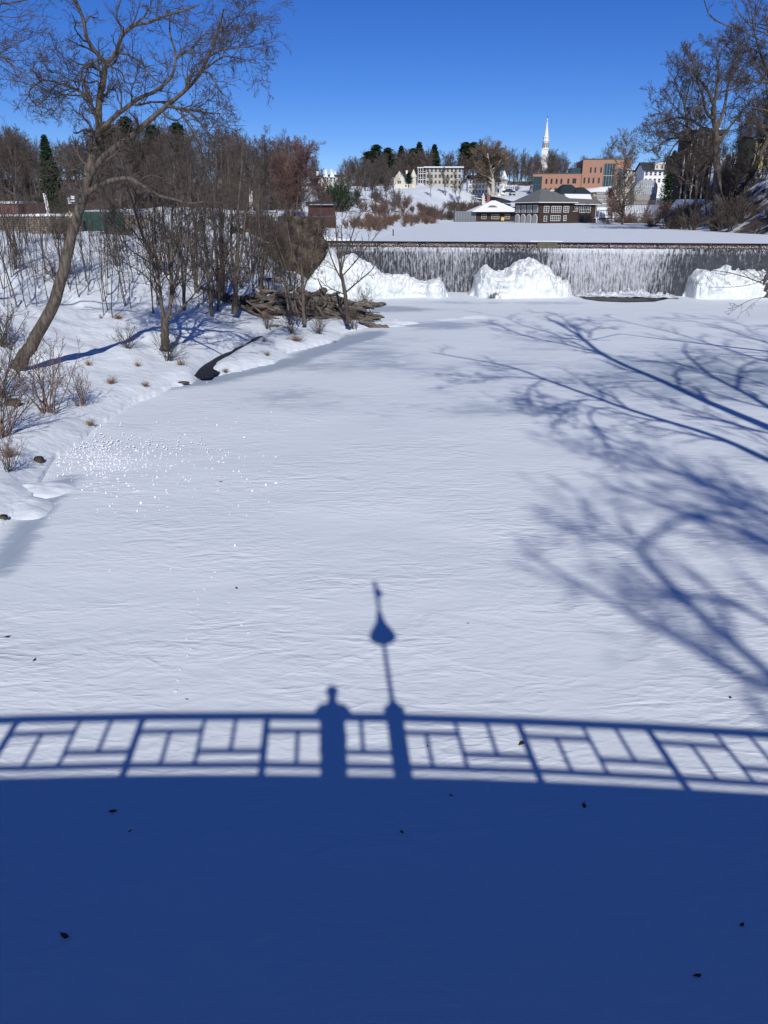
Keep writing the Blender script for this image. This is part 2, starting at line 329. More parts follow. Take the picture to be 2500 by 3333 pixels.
# ------------------------------------------------------------------ ground sheet
def build_ground():
    th=np.concatenate([np.linspace(-180,-40,60,endpoint=False),np.linspace(-40,40,560,endpoint=False),np.linspace(40,180,60,endpoint=False)])
    th=np.radians(th); r=np.geomspace(2.5,3500,640)
    T,R=np.meshgrid(th,r,indexing='ij'); X=R*np.sin(T); Y=R*np.cos(T)
    Z=height(X.ravel(),Y.ravel()).reshape(X.shape); n,m=X.shape
    V=np.stack([X,Y,Z],-1)
    i,j=np.meshgrid(np.arange(n),np.arange(m-1),indexing='ij'); i2=(i+1)%n
    F=np.stack([i*m+j,i2*m+j,i2*m+j+1,i*m+j+1],-1).reshape(-1,4)
    me=mesh_np('snowy_ground',V.reshape(-1,3),F,True)
    x=X.ravel();y=Y.ravel(); rr=np.hypot(x,y); ax=np.where(y>1,x/np.maximum(y,1)*CT*2500+1250,np.where(x>0,9e3,-9e3))
    lit=sstep(150,185,rr)*(ax<1020)+sstep(385,410,rr)*(ax>=1020)+.40*(ax>2190)*(rr>100)*(rr<240)
    for cx_,cy_,q in ((1560,352,28),(1440,392,32),(1330,378,20),(1720,350,30)):
        p=at(cx_,690,cy_); lit=lit-1.2*np.exp(-((x-p[0])**2+(y-p[1])**2)/q**2)
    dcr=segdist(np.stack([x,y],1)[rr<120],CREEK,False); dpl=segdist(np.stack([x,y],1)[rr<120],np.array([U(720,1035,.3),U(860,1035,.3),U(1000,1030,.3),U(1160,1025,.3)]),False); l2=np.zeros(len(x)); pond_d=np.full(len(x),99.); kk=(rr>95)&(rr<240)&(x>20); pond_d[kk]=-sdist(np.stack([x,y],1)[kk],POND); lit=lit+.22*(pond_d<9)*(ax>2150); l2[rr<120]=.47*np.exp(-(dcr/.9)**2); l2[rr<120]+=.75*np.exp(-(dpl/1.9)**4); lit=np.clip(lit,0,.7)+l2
    a=me.attributes.new('litter','FLOAT','POINT'); a.data.foreach_set('value',np.clip(lit,0,.75).astype(np.float32))
    o=link('snowy_ground',me,M['ground']); tag(o,kind='structure')
build_ground()
def build_river():
    # polar sheet round the point below the camera, kept to the river outline
    xs=np.arange(-24,62,.3); ys=np.arange(-90,90,.3)
    X,Y=np.meshgrid(xs,ys,indexing='ij'); P=np.stack([X.ravel(),Y.ravel()],1)
    keep=(sdist(P,RIV)>-2.2)
    dn=(P-DAM0)@np.array([-dv[1],dv[0]]); keep&=dn<.3
    # grey wet-ice areas
    ice=np.zeros(len(P))
    def blob(px,py,rx,ry,a,rot=0):
        c=up(px,py)[:2]; d=P-c; cr,sr=math.cos(rot),math.sin(rot); u=d[:,0]*cr+d[:,1]*sr; v=-d[:,0]*sr+d[:,1]*cr
        return a*np.exp(-((u/rx)**2+(v/ry)**2))
    strip=np.array([U(480,1262),U(640,1236),U(820,1200),U(960,1165),U(1080,1120),U(1200,1085)])+np.array([.4,0])
    sd=segdist(P,strip,False); ice=np.maximum(ice,1.15*np.exp(-(sd/1.3)**2))
    ice=np.maximum(ice,blob(1200,1150,5,7,.75,0)); ice=np.maximum(ice,blob(1100,1190,5,3,.6,.3))
    ice=np.maximum(ice,blob(2300,1220,9,9,.85)); ice=np.maximum(ice,blob(1620,1335,4,1.6,.8)); ice=np.maximum(ice,blob(2050,1130,8,8,.45)); ice=np.maximum(ice,blob(2420,1480,4,3,.5))
    ice=np.maximum(ice,blob(1250,1005,5,2.5,1.0)); ice=np.maximum(ice,blob(1600,985,9,2,.6)); ice=np.maximum(ice,blob(1420,1060,5,3,.7))
    s2=np.array([U(0,1860),U(60,1760),U(150,1640),U(220,1560)]); sd=segdist(P,s2,False); ice=np.maximum(ice,1.0*np.exp(-(sd/.55)**2)); ice=np.maximum(ice,blob(0,1850,.9,1.0,.7))
    ice=np.maximum(ice,blob(1350,1230,9,9,.42)); ice=np.maximum(ice,blob(1000,1290,5,4,.38)); ice=np.maximum(ice,blob(1700,1170,7,6,.5)); ice=np.maximum(ice,blob(700,1420,6,5,.25))
    ice=np.clip(ice+.10+.22*fbm(P[:,0]/5,P[:,1]/3.2,0,4,8)*sstep(12,30,P[:,1]),0,1)
    Z=.035*fbm(P[:,0]/5,P[:,1]/3,0,3,2)*(1-ice)
    idx=-np.ones(len(P),int); idx[keep]=np.arange(keep.sum()); I=np.arange(len(P)).reshape(X.shape)
    q=np.stack([I[:-1,:-1],I[1:,:-1],I[1:,1:],I[:-1,1:]],-1).reshape(-1,4); q=q[keep[q].all(1)]
    V=np.column_stack([P[keep],Z[keep]])
    me=mesh_np('frozen_river',V,idx[q],True); a=me.attributes.new('ice','FLOAT','POINT'); a.data.foreach_set('value',ice[keep].astype(np.float32))
    o=link('frozen_river',me,M['river']); tag(o,kind='structure')
build_river()
def build_pond():
    c=POND.mean(0); poly=[]
    P=POND.copy(); n=len(P)
    for i in range(n):
        t=P[(i+1)%n]-P[i-1]; nn=np.array([t[1],-t[0]]); nn/=np.linalg.norm(nn)+1e-9
        if sdist((P[i]+nn*.1)[None],POND)[0]>0: nn=-nn
        damside = i in (0,n-1)
        poly.append(P[i]+nn*(0.0 if damside else 1.8))
    poly[0]=DAM0+[-2.5,.35]; poly[-1]=DAM1+[2.5,.35]
    mb=MB(); mb.add([(x,y,PZ) for x,y in poly],[tuple(range(n-1,-1,-1))])
    o=mb.build('frozen_pond',M['snow']); tag(o,kind='structure')
build_pond()
# creek water
def ribbon(name,poly,wid,z,m,sub=6):
    P=[];
    poly=np.array(poly)
    for a,b in zip(poly[:-1],poly[1:]):
        for k in range(sub): P.append(a+(b-a)*k/sub)
    P.append(poly[-1]); P=np.array(P)
    for _ in range(8): P[1:-1]=.5*P[1:-1]+.25*(P[:-2]+P[2:])
    T=np.gradient(P,axis=0); T/=np.linalg.norm(T,axis=1)[:,None]+1e-9; N=np.stack([-T[:,1],T[:,0]],1)
    wv=wid*(1+.45*noise(np.arange(len(P))*.6,0,0,8))*np.clip(np.minimum(np.arange(len(P))+.3,len(P)-np.arange(len(P)))/5.0,0,1)**.5*np.linspace(1.1,.75,len(P)); L=P+N*wv[:,None]; R=P-N*wv[:,None]
    V=np.concatenate([np.column_stack([L,np.full(len(P),z)]),np.column_stack([R,np.full(len(P),z)])]); n=len(P)
    F=[(i+n,i+n+1,i+1,i) for i in range(n-1)]
    return link(name,mesh_np(name,V,np.array(F)),m)
tag(ribbon('creek_water',CREEK[:-1],.60,.14,M['water']),kind='structure')
# ------------------------------------------------------------------ tubes and trees
def tube_arrays(P,R,s):
    M_,N,_=P.shape
    T=np.gradient(P,axis=1); T/=np.linalg.norm(T,axis=2,keepdims=True)+1e-9
    mean=P[:,-1]-P[:,0]; ax=np.argmin(np.abs(mean),axis=1); ref=np.eye(3)[ax][:,None,:]
    u=np.cross(T,ref); u/=np.linalg.norm(u,axis=2,keepdims=True)+1e-9; v=np.cross(T,u)
    a=np.arange(s)*2*math.pi/s
    V=P[:,:,None,:]+R[:,:,None,None]*(np.cos(a)[None,None,:,None]*u[:,:,None,:]+np.sin(a)[None,None,:,None]*v[:,:,None,:])
    i=np.arange(M_)[:,None,None]; j=np.arange(N-1)[None,:,None]; k=np.arange(s)[None,None,:]; k2=(k+1)%s
    b=i*N*s
    F=np.stack([b+j*s+k,b+j*s+k2,b+(j+1)*s+k2,b+(j+1)*s+k],-1).reshape(-1,4)
    return V.reshape(-1,3),F
class Tubes:
    def __init__(s): s.V=[];s.F=[];s.n=0
    def add(s,P,R,sides):
        if len(P)==0: return
        V,F=tube_arrays(P,R,sides); s.V.append(V); s.F.append(F+s.n); s.n+=len(V)
    def mesh(s,name): return mesh_np(name,np.concatenate(s.V),np.concatenate(s.F),True)
def resample(P,n):
    P=np.asarray(P,float); d=np.r_[0,np.cumsum(np.linalg.norm(np.diff(P,axis=0),axis=1))]
    # catmull-like smoothing through linear resample and a light blur
    t=np.linspace(0,d[-1],n); Q=np.stack([np.interp(t,d,P[:,k]) for k in range(P.shape[1])],1)
    S=Q.copy(); S[1:-1]=.5*Q[1:-1]+.25*(Q[:-2]+Q[2:]); return S
def spawn(P,R,k,t0,t1,ang,lr,n,wig,upb,rr,rng,lmin=.1,alen=None,tipr=.25,spread=None):
    """k children on each of the M parents P (M,N,3)."""
    M_,N,_=P.shape; mi=np.repeat(np.arange(M_),k)
    t=(np.tile(np.arange(k),M_)+rng.random(M_*k))/k; t=t0+(t1-t0)*t
    f=t*(N-1); i=np.minimum(f.astype(int),N-2); fr=(f-i)[:,None]
    base=P[mi,i]*(1-fr)+P[mi,i+1]*fr; rad=R[mi,i]*(1-fr[:,0])+R[mi,i+1]*fr[:,0]
    T=P[mi,i+1]-P[mi,i]; T/=np.linalg.norm(T,axis=1,keepdims=True)+1e-9
    L=np.linalg.norm(P[:,-1]-P[:,0],axis=1)[mi] if alen is None else np.full(len(mi),alen)
    q=rng.normal(size=(len(mi),3)); q-=T*(q*T).sum(1,keepdims=True); q/=np.linalg.norm(q,axis=1,keepdims=True)+1e-9
    an=np.radians(ang*(.75+.5*rng.random(len(mi))))[:,None]
    d=T*np.cos(an)+q*np.sin(an); d[:,2]+=upb; d/=np.linalg.norm(d,axis=1,keepdims=True)
    ln=np.maximum(L*lr*(.6+.7*rng.random(len(mi)))*(1-.45*t),lmin); st=(ln/(n-1))[:,None]
    out=np.empty((len(mi),n,3)); out[:,0]=base
    for j in range(1,n):
        out[:,j]=out[:,j-1]+d*st
        d=d+rng.normal(size=d.shape)*wig; d[:,2]+=upb*.35; d/=np.linalg.norm(d,axis=1,keepdims=True)
    r0=np.minimum(rad*rr,rad*.95); R2=r0[:,None]*np.linspace(1,tipr,n)[None]
    return out,R2
def bare_tree(seed,h=16,r=.28,limbs=11,t0=.22,ang=48,up1=.25,lr=.5,k2=9,k3=7,k4=4,minr=.012,trunks=1,spread=.15,wig=.16,droop=0.0,trunk_top=.9,fine=True):
    rng=np.random.default_rng(seed); tr=Tubes(); cr=Tubes()
    Ps=[];Rs=[]
    for q in range(trunks):
        n=12; d=np.array([rng.normal()*spread,rng.normal()*spread,1.0]); d/=np.linalg.norm(d); p=np.zeros(3); pts=[p.copy()]
        hh=h*trunk_top*(1 if q==0 else .7+.3*rng.random())
        for j in range(n-1):
            p=p+d*hh/(n-1); pts.append(p.copy()); d=d+rng.normal(size=3)*np.array([.06,.06,.02]); d[2]=abs(d[2])+.05; d/=np.linalg.norm(d)
        Ps.append(pts); rr=r*(1 if trunks==1 else .65)
        Rs.append(rr*np.concatenate([[1.25],np.linspace(1,.18,n-1)]))
    P=np.array(Ps);R=np.array(Rs); tr.add(P,R,8)
    P1,R1=spawn(P,R,limbs,t0,.97,ang,lr,8,wig,up1-droop,.62,rng); tr.add(P1,np.maximum(R1,minr),5)
    P2,R2=spawn(P1,R1,k2,.12,1,45,.55,6,.2,.12-droop,.6,rng); cr.add(P2,np.maximum(R2,minr),4)
    P3,R3=spawn(P2,R2,k3,.1,1,42,.55,4,.22,.1-droop,.6,rng,lmin=.25); cr.add(P3,np.maximum(R3,minr),3)
    if k4:
        P4,R4=spawn(P3,R3,k4,.1,1,40,.6,3,.2,.08-droop,.6,rng,lmin=.2); cr.add(P4,np.maximum(R4,minr*.8),3)
    return tr.mesh('trunk'),cr.mesh('crown')
def pine_tree(seed,h=18,w=3.2,n=900,base=.15,spruce=True):
    rng=np.random.default_rng(seed); tr=Tubes(); P=np.zeros((1,6,3)); P[0,:,2]=np.linspace(0,h*.97,6); tr.add(P,np.array([[.3,.27,.2,.15,.1,.03]]),7)
    t=base+(1-base)*rng.random(n)**.8; z=t*h
    if spruce: L=w*(1-t)**.85*(.75+.45*rng.random(n))+.2
    else:
        lump=.6+.6*np.abs(np.sin(t*19+seed)); L=w*np.sqrt(np.clip(1-t,0,1))*lump*(.5+.7*rng.random(n))+.3
    a=rng.random(n)*2*math.pi
    # needle sprays: elongated quads in tiers
    m=9; T=np.repeat(np.arange(n),m); s=rng.random(n*m)
    dirx,diry=np.cos(a[T]),np.sin(a[T]); dist=L[T]*(.15+.85*s); drop=-.25*dist if spruce else .12*dist
    c=np.stack([dirx*dist,diry*dist,z[T]+drop],1)+rng.normal(size=(n*m,3))*.16
    sz=.34*(.6+.8*rng.random(n*m)); u=rng.normal(size=(n*m,3)); u[:,2]*=.4; u/=np.linalg.norm(u,axis=1,keepdims=True); v=np.cross(u,rng.normal(size=(n*m,3))); v/=np.linalg.norm(v,axis=1,keepdims=True)+1e-9
    q=np.stack([c-u*sz[:,None],c+v*sz[:,None]*.35,c+u*sz[:,None],c-v*sz[:,None]*.35],1).reshape(-1,3)
    F=np.arange(n*m*4).reshape(-1,4)
    return tr.mesh('trunk'),mesh_np('crown',q,F)
PROTO={}
def make_proto(key,name,meshes,mt,mc,label,cat='tree',group=None):
    PROTO[key]=(name,meshes,mt,mc,label,cat,group)
    for me,mm in zip(meshes,(mt,mc)):
        me.materials.append(mm)
def place(key,loc,s=1.0,rz=None,label=None,group=None,sz=None,name=None):
    nm,me,mt,mc,lb,cat,gr=PROTO[key]
    o=empty(name or nm,loc,random.random()*6.28 if rz is None else rz,label or lb,cat,group or gr)
    o.scale=(s,s,s if sz is None else sz)
    a=link('trunk',me[0],mt,o); b=link('crown',me[1],mc,o); return o
FG='bare trees of the wood'
for i in range(4): make_proto(('broad',i),'bare_tree',bare_tree(20+i,h=16,r=.26,limbs=13,t0=.25,minr=.022,k2=9,k3=7,k4=3),M['far_bark'],M['far_twig' if i%2 else 'far_twig_dark'],'')
for i in range(3): make_proto(('slim',i),'bare_tree',bare_tree(40+i,h=16,r=.17,limbs=16,t0=.3,ang=36,up1=.35,lr=.3,minr=.02,k2=8,k3=6,k4=3,trunks=1+i%2),M['far_bark'],M['far_twig_dark' if i%2 else 'far_twig'],'')
make_proto(('oak',0),'oak_tree',bare_tree(61,h=18,r=.55,limbs=12,t0=.25,ang=58,up1=.18,lr=.62,minr=.016,k2=10,k3=8,k4=5,wig=.22),M['bark'],M['twig'],'')
make_proto(('oak',1),'oak_tree',bare_tree(62,h=18,r=.45,limbs=13,t0=.3,ang=52,up1=.22,lr=.52,minr=.016,k2=10,k3=8,k4=5,wig=.2),M['bark'],M['twig'],'')
make_proto(('red',0),'red_twigged_tree',bare_tree(71,h=12,r=.14,limbs=16,t0=.12,ang=38,up1=.3,lr=.45,minr=.014,k2=9,k3=8,k4=5,trunks=2),M['far_bark'],M['red_twig'],'')
make_proto(('larch',0),'larch_tree',bare_tree(72,h=18,r=.25,limbs=64,t0=.12,ang=66,up1=.22,lr=.24,minr=.013,k2=8,k3=6,k4=3,trunk_top=1.0,spread=.02,wig=.1),M['far_bark'],M['tan_twig'],'')
make_proto(('syc',0),'sycamore_tree',bare_tree(76,h=22,r=.85,limbs=13,t0=.16,ang=52,up1=.32,lr=.60,minr=.03,k2=12,k3=9,k4=6,trunks=2,wig=.20,spread=.22,trunk_top=.72),M['pale_bark'],M['tan_twig'],'')
make_proto(('pine',0),'pine_tree',pine_tree(81,18,4.2,700,.3,False),M['bark_dark'],M['pine'],'')
make_proto(('spruce',0),'spruce_tree',pine_tree(82,18,3.6,900,.08,True),M['bark_dark'],M['pine'],'')
def shrub(seed,h=2.2,n=16,sp=.5,r=.02,k=6,k2=4,minr=.006,curve=.1):
    rng=np.random.default_rng(seed); N=7; P=np.zeros((n,N,3)); d=np.column_stack([rng.normal(size=n)*sp,rng.normal(size=n)*sp,np.ones(n)]); d/=np.linalg.norm(d,axis=1,keepdims=True)
    P[:,0,:2]=rng.normal(size=(n,2))*.12*h/2; L=h*(.55+.5*rng.random(n))
    for j in range(1,N):
        P[:,j]=P[:,j-1]+d*(L/(N-1))[:,None]; d=d+rng.normal(size=d.shape)*curve; d/=np.linalg.norm(d,axis=1,keepdims=True)
    P[:,0,2]-=.15
    R=r*np.linspace(1,.3,N)[None]*np.ones((n,1)); a=Tubes(); a.add(P,np.maximum(R,minr),4)
    c=Tubes(); P2,R2=spawn(P,R,k,.3,1,38,.4,5,.15,.12,.6,rng); c.add(P2,np.maximum(R2,minr),3)
    if k2: P3,R3=spawn(P2,R2,k2,.2,1,38,.5,4,.15,.1,.7,rng); c.add(P3,np.maximum(R3,minr*.8),3)
    return a.mesh('stem'),c.mesh('twigs')
def sapling(seed,h=5,r=.035,k=9,minr=.008):
    rng=np.random.default_rng(seed); P=np.zeros((1,9,3)); d=np.array([rng.normal()*.1,rng.normal()*.1,1.]); p=np.array([0,0,-.15])
    for j in range(9):
        P[0,j]=p; p=p+d/np.linalg.norm(d)*h/8; d=d+rng.normal(size=3)*np.array([.07,.07,.02])
    R=r*np.linspace(1,.25,9)[None]; a=Tubes(); a.add(P,R,5); c=Tubes()
    P2,R2=spawn(P,R,k,.25,.98,32,.38,6,.1,.2,.6,rng); c.add(P2,np.maximum(R2,minr),3)
    P3,R3=spawn(P2,R2,5,.2,1,35,.4,4,.12,.15,.7,rng); c.add(P3,np.maximum(R3,minr*.8),3)
    return a.mesh('stem'),c.mesh('twigs')
SHR=[shrub(300+i,2.2,16+4*i,.4+.1*i) for i in range(3)]+[shrub(310,5.5,12,.22,.035,7,5,.008)]
SHR_FAR=[shrub(320+i,3,20,.5,.05,7,5,.022) for i in range(2)]
SAP=[sapling(400+i,5+i%3,.03+.006*(i%3)) for i in range(5)]
def put_pair(name,pair,m1,m2,loc,s,label,cat,group=None,rz=None,parts=('stem','twigs')):
    o=empty(name,loc,random.random()*6.28 if rz is None else rz,label,cat,group); o.scale=(s,s,s)
    key=(pair[0].name,m1.name,m2.name)
    for me,mm,pn in zip(pair,(m1,m2),parts):
        ob=bpy.data.objects.new(pn,me); COL.objects.link(ob); ob.parent=o
        if not me.materials: me.materials.append(mm)
        elif me.materials[0]!=mm: ob.material_slots[0].link='OBJECT'; ob.material_slots[0].material=mm
    return o
# ---------- skeleton trees traced limb by limb, then grown
def skel_tree(name,limbs,D,label,seed,k=(7,8,6,3),lens=(1.6,.5,.5,.5),minr=.007,mb=None,mt=None,yspread=1.5,origin=None,pos=None,upb=.08,group=None,sides=8,rs=1.0,wg=.2):
    """limbs: list of (points[(px,py)], r0px, r1px, depth drift)"""
    rng=np.random.default_rng(seed); PP=[];RR=[]
    mpx=D*CT/2500*1.02
    for pts,r0,r1,dd in limbs:
        n=max(6,min(26,2*len(pts))); q=[]
        for i,(px,py) in enumerate(pts):
            if pos: q.append(pos(px,py,dd))
            else:
                f=i/(len(pts)-1); q.append(at(px,py,D+(dd[0]+(dd[1]-dd[0])*f)))
        P=resample(q,20); PP.append(P); RR.append(rs*np.linspace(r0*mpx,r1*mpx,20)); 
    P=np.array(PP);R=np.array(RR)
    base=P[0,0].copy(); P=P-base
    # root flare
    R[0,0]*=1.35; R[0,1]*=1.12
    jitter=rng.normal(size=P.shape)*R[:,:,None]*.10; jitter[:,0]=0; P=P+jitter
    tr=Tubes(); tr.add(P,R,sides+4)
    cr=Tubes()
    wgt=P
    n1=k[0]
    P1,R1=spawn(P[1:] if len(P)>1 else P,R[1:] if len(P)>1 else R,n1,.1,1,48,1,8,wg,upb,.5,rng,alen=lens[0],tipr=.3); R1=np.minimum(R1,.05); cr.add(P1,np.maximum(R1,minr),5)
    P2,R2=spawn(P1,R1,k[1],.1,1,45,lens[1],6,wg+.02,upb,.6,rng); cr.add(P2,np.maximum(R2,minr),4)
    P3,R3=spawn(P2,R2,k[2],.1,1,42,lens[2],4,.22,upb,.7,rng); cr.add(P3,np.maximum(R3,minr*.8),3)
    if k[3]:
        P4,R4=spawn(P3,R3,k[3],.1,1,42,lens[3],3,.2,upb,.7,rng); cr.add(P4,np.maximum(R4,minr*.7),3)
    o=empty(name,base,0,label,'tree',group)
    link('trunk',tr.mesh('trunk'),mb or M['bark'],o); link('crown',cr.mesh('crown'),mt or M['twig'],o)
    return o
t1=[([(51,1212),(70,1172),(97,1127),(143,1056),(177,980),(203,904),(224,819),(236,756),(249,705),(270,655),(281,621),(282,579)],22,13.5,(0,0)),
 ([(282,579),(292,536),(308,483),(323,430)],12.5,11,(0,.5)),
 ([(323,430),(322,400),(320,362),(326,304),(338,256),(344,208)],10,8,(.5,.5)),
 ([(344,208),(317,175),(292,145),(277,105),(271,60),(256,24),(238,-12),(225,-70)],6.5,3.5,(.5,-.5)),
 ([(344,208),(383,172),(386,136),(407,99),(437,81),(482,75),(514,60),(557,45),(611,30),(650,14)],6.5,2,(.5,1.5)),
 ([(437,79),(470,54),(490,18),(500,-20)],3,1.2,(1,1)),
 ([(386,172),(413,175),(431,187),(458,199),(472,220),(499,256),(530,274)],3.5,1.2,(.6,-.6)),
 ([(344,208),(389,229),(399,241),(404,262),(419,274),(452,268)],2.6,1,(.5,-.4)),
 ([(323,425),(310,371),(289,316),(280,280),(265,262),(262,223),(289,205),(320,196)],5.5,1.6,(.4,-1)),
 ([(287,312),(253,292),(211,277),(175,265),(133,259),(112,235),(99,223)],4,1.6,(0,-1)),
 ([(137,262),(112,277),(93,298),(101,329),(130,350),(136,371)],2.4,.9,(-1,-1.2)),
 ([(286,312),(241,310),(187,307),(145,289),(121,277)],2.6,1,(0,-.6)),
 ([(264,265),(241,265),(217,253),(193,235)],2.4,1,(-.3,-1)),
 ([(322,292),(320,262),(289,271),(268,259),(262,230)],2.8,1,(.3,-.3)),
 ([(310,470),(307,443),(289,398),(265,374),(235,356)],3.6,1.6,(.2,-1)),
 ([(323,428),(332,416),(368,383),(416,344),(452,319),(500,301),(551,265),(566,245),(575,181),(566,145),(545,102),(557,75),(551,30)],7.5,1.8,(.4,2)),
 ([(576,190),(596,172),(626,160),(650,130),(662,112),(701,105)],3.4,1.3,(1.5,2)),
 ([(430,338),(446,344),(490,332),(539,332),(555,335)],3.4,2.6,(.6,.8)),
 ([(284,600),(292,566),(318,529),(365,486),(414,453),(464,413),(497,380),(536,350),(569,325),(605,289),(626,274),(656,241),(661,220),(677,181),(701,136),(713,105),(719,60),(728,30)],11,2,(0,-3)),
 ([(661,228),(689,208),(731,181),(777,190),(837,208)],2.8,1,(-2.4,-3)),
 ([(677,185),(716,163),(762,157),(815,151)],2.4,1,(-2.4,-3.5)),
 ([(713,105),(762,96),(792,90),(850,81)],2,1,(-2.8,-3.6)),
 ([(711,105),(747,81),(786,39),(798,5)],2,1,(-2.8,-3)),
 ([(607,288),(608,256),(635,232)],4,2,(-2,-2.2)),
 ([(540,345),(611,356),(656,365),(720,371)],4.5,1.4,(-1.5,-2)),
 ([(575,352),(617,365),(656,404),(680,434),(713,461)],3.8,1.4,(-1.5,-2.5)),
 ([(589,360),(599,383),(629,428),(659,473)],3,1.2,(-1.5,-2.5)),
 ([(658,235),(680,235),(701,271),(719,301),(747,323)],2.6,1.1,(-2.3,-3)),
 ([(282,630),(312,609),(348,592),(398,579),(428,579),(448,595),(464,612),(497,622),(517,642),(547,642),(618,666),(668,655)],9,2.4,(0,-2.5)),
 ([(276,583),(262,559),(239,551),(206,561),(186,586)],3.4,1.6,(0,-1)),
]
B1=up(51,1206,1.0); 
skel_tree('leaning_tree',t1,B1[1],'large bare tree with a curved leaning trunk at the left edge of the snowy bank',5,k=(7,6,5,2),lens=(2.0,.6,.55,.6),minr=.0065,upb=.03,rs=1.03,wg=.26)
t2=[([(538,1138),(538,1100),(536,1060),(538,1035)],15,13,(0,0)),
 ([(534,1045),(527,1001),(519,916),(498,853),(464,769),(439,684),(415,600),(395,520)],6.5,1.5,(0,-.6)),
 ([(540,1040),(557,1001),(557,874),(561,769),(561,663),(566,560),(575,470)],7,1.4,(0,.5)),
 ([(557,990),(574,895),(591,811),(612,727),(641,642),(668,560),(690,490)],4.5,1.2,(0,-.8)),
 ([(545,1042),(565,1030),(633,959),(684,874),(730,800)],3.4,1,(0,-1)),
 ([(528,1005),(510,950),(473,895),(400,850),(316,811)],2.2,.7,(0,-1.5)),
 ([(519,930),(506,811),(503,700),(512,600),(520,500)],4,1.1,(.2,1)),
 ([(557,900),(545,800),(530,700),(525,600),(535,520)],3.6,1,(.2,1)),
 ([(505,860),(470,800),(425,740),(380,700),(350,640)],2.6,.8,(.2,-1))]
B2=up(538,1136,.9)
skel_tree('many_stemmed_tree',t2,B2[1],'bare tree whose upright stems share one short thick trunk, right of the leaning tree',6,k=(10,7,5,2),lens=(2.6,.6,.55,.5),minr=.007,upb=.16)
def ups(base,tops,r0,r1,bend=0,seed=0,dd=1.0):
    rng=np.random.default_rng(seed); L=[]
    for i,(tx,ty) in enumerate(tops):
        bx,by=base; pts=[]
        for f in np.linspace(0,1,6):
            pts.append((bx+(tx-bx)*f**1.25+rng.normal()*4*(f>0)*(f<1),by+(ty-by)*f))
        rr=r0 if i==0 else r0*.7
        L.append((pts,rr,r1,(0,dd*rng.normal())))
    return L
def gtree(name,base,z,tops,r0,label,seed,k=(11,7,5,2),lens=(2.8,.55,.55,.5),**kw):
    B=up(base[0],base[1],z); return skel_tree(name,ups(base,tops,r0,1.0,seed=seed),B[1],label,seed,k=k,lens=lens,minr=.007,upb=.14,**kw)
gtree('slender_tree',(764,1022),1.1,[(790,440),(735,470),(830,520)],9,'tall straight bare tree rising from the left end of the driftwood pile',31)
gtree('slender_tree',(727,1000),1.2,[(700,430),(670,520),(720,480)],8,'tall bare tree second from the left end of the driftwood pile',32)
gtree('slender_tree',(690,1035),1.0,[(640,560),(610,620),(700,600),(660,700)],5.5,'forked thin bare tree left of the driftwood pile, beside the creek',33)
gtree('slender_tree',(712,1010),1.3,[(745,500),(760,620),(690,540)],5,'thin crooked bare tree between the two tallest slender trees',36)
gtree('slender_tree',(850,960),1.8,[(880,560),(840,540),(910,620)],5,'bare tree with forked top on the slope behind the middle of the driftwood pile',37)
gtree('slender_tree',(600,1010),2.0,[(560,500),(620,520),(590,600)],5,'bare tree close behind the right stems of the many stemmed tree',38)
gtree('slender_tree',(640,960),2.2,[(600,440),(640,430),(570,500)],6,'bare tree on the slope behind the many stemmed tree',34)
gtree('slender_tree',(820,930),1.8,[(800,600),(850,620),(770,640)],4,'thin bare tree on the white slope behind the driftwood pile',35)
t3=[([(990,1056),(986,960),(983,880),(975,790),(965,720),(968,640)],6.5,1.2,(0,0)),
 ([(985,1000),(955,940),(930,870),(905,800),(890,730)],3,.9,(0,-.5)),([(983,960),(1010,880),(1030,800),(1040,720),(1050,650)],3.2,.9,(0,.5)),
 ([(983,900),(950,820),(935,740),(930,650)],3,.9,(0,.4)),([(950,1000),(935,930),(915,850),(880,790),(860,750)],2.6,.8,(0,-.4)),([(970,1030),(955,960),(965,880),(985,800),(1000,720),(1010,640)],3.4,.9,(0,.4)),([(940,1010),(925,920),(905,830),(900,700)],3.4,.9,(.2,.4))]
skel_tree('brushy_tree',t3,up(990,1054,.8)[1],'brushy bare tree with peeled bark at its foot, in front of the driftwood pile',41,k=(12,8,5,2),lens=(1.8,.5,.5,.5),minr=.007,upb=.2)
t4=[([(1134,1050),(1128,1000),(1122,950),(1115,910),(1108,880)],8,5,(0,0)),
 ([(1108,880),(1100,820),(1095,760),(1090,700),(1085,660)],3.4,.9,(0,.3)),([(1110,885),(1125,820),(1145,770),(1160,720),(1190,680)],3,.8,(0,-.3)),
 ([(1122,955),(1144,935),(1180,905),(1212,878),(1240,820)],2.8,.8,(0,-.6)),([(1118,920),(1095,880),(1075,830),(1060,770),(1055,720)],2.8,.8,(0,.5)),
 ([(1112,900),(1150,860),(1190,810),(1230,760),(1265,720)],2.4,.7,(0,.5)),([(1125,960),(1090,945),(1060,930),(1035,905)],2,.7,(0,-.6)),([(1108,880),(1115,800),(1110,740),(1130,690)],2.6,.8,(0,.6))]
skel_tree('spreading_tree',t4,up(1134,1048,.7)[1],'small spreading bare tree at the right end of the driftwood pile',42,k=(7,5,4,0),lens=(1.5,.5,.45,.5),minr=.008,upb=.18,mb=M['bark_dark'],mt=M['twig'])

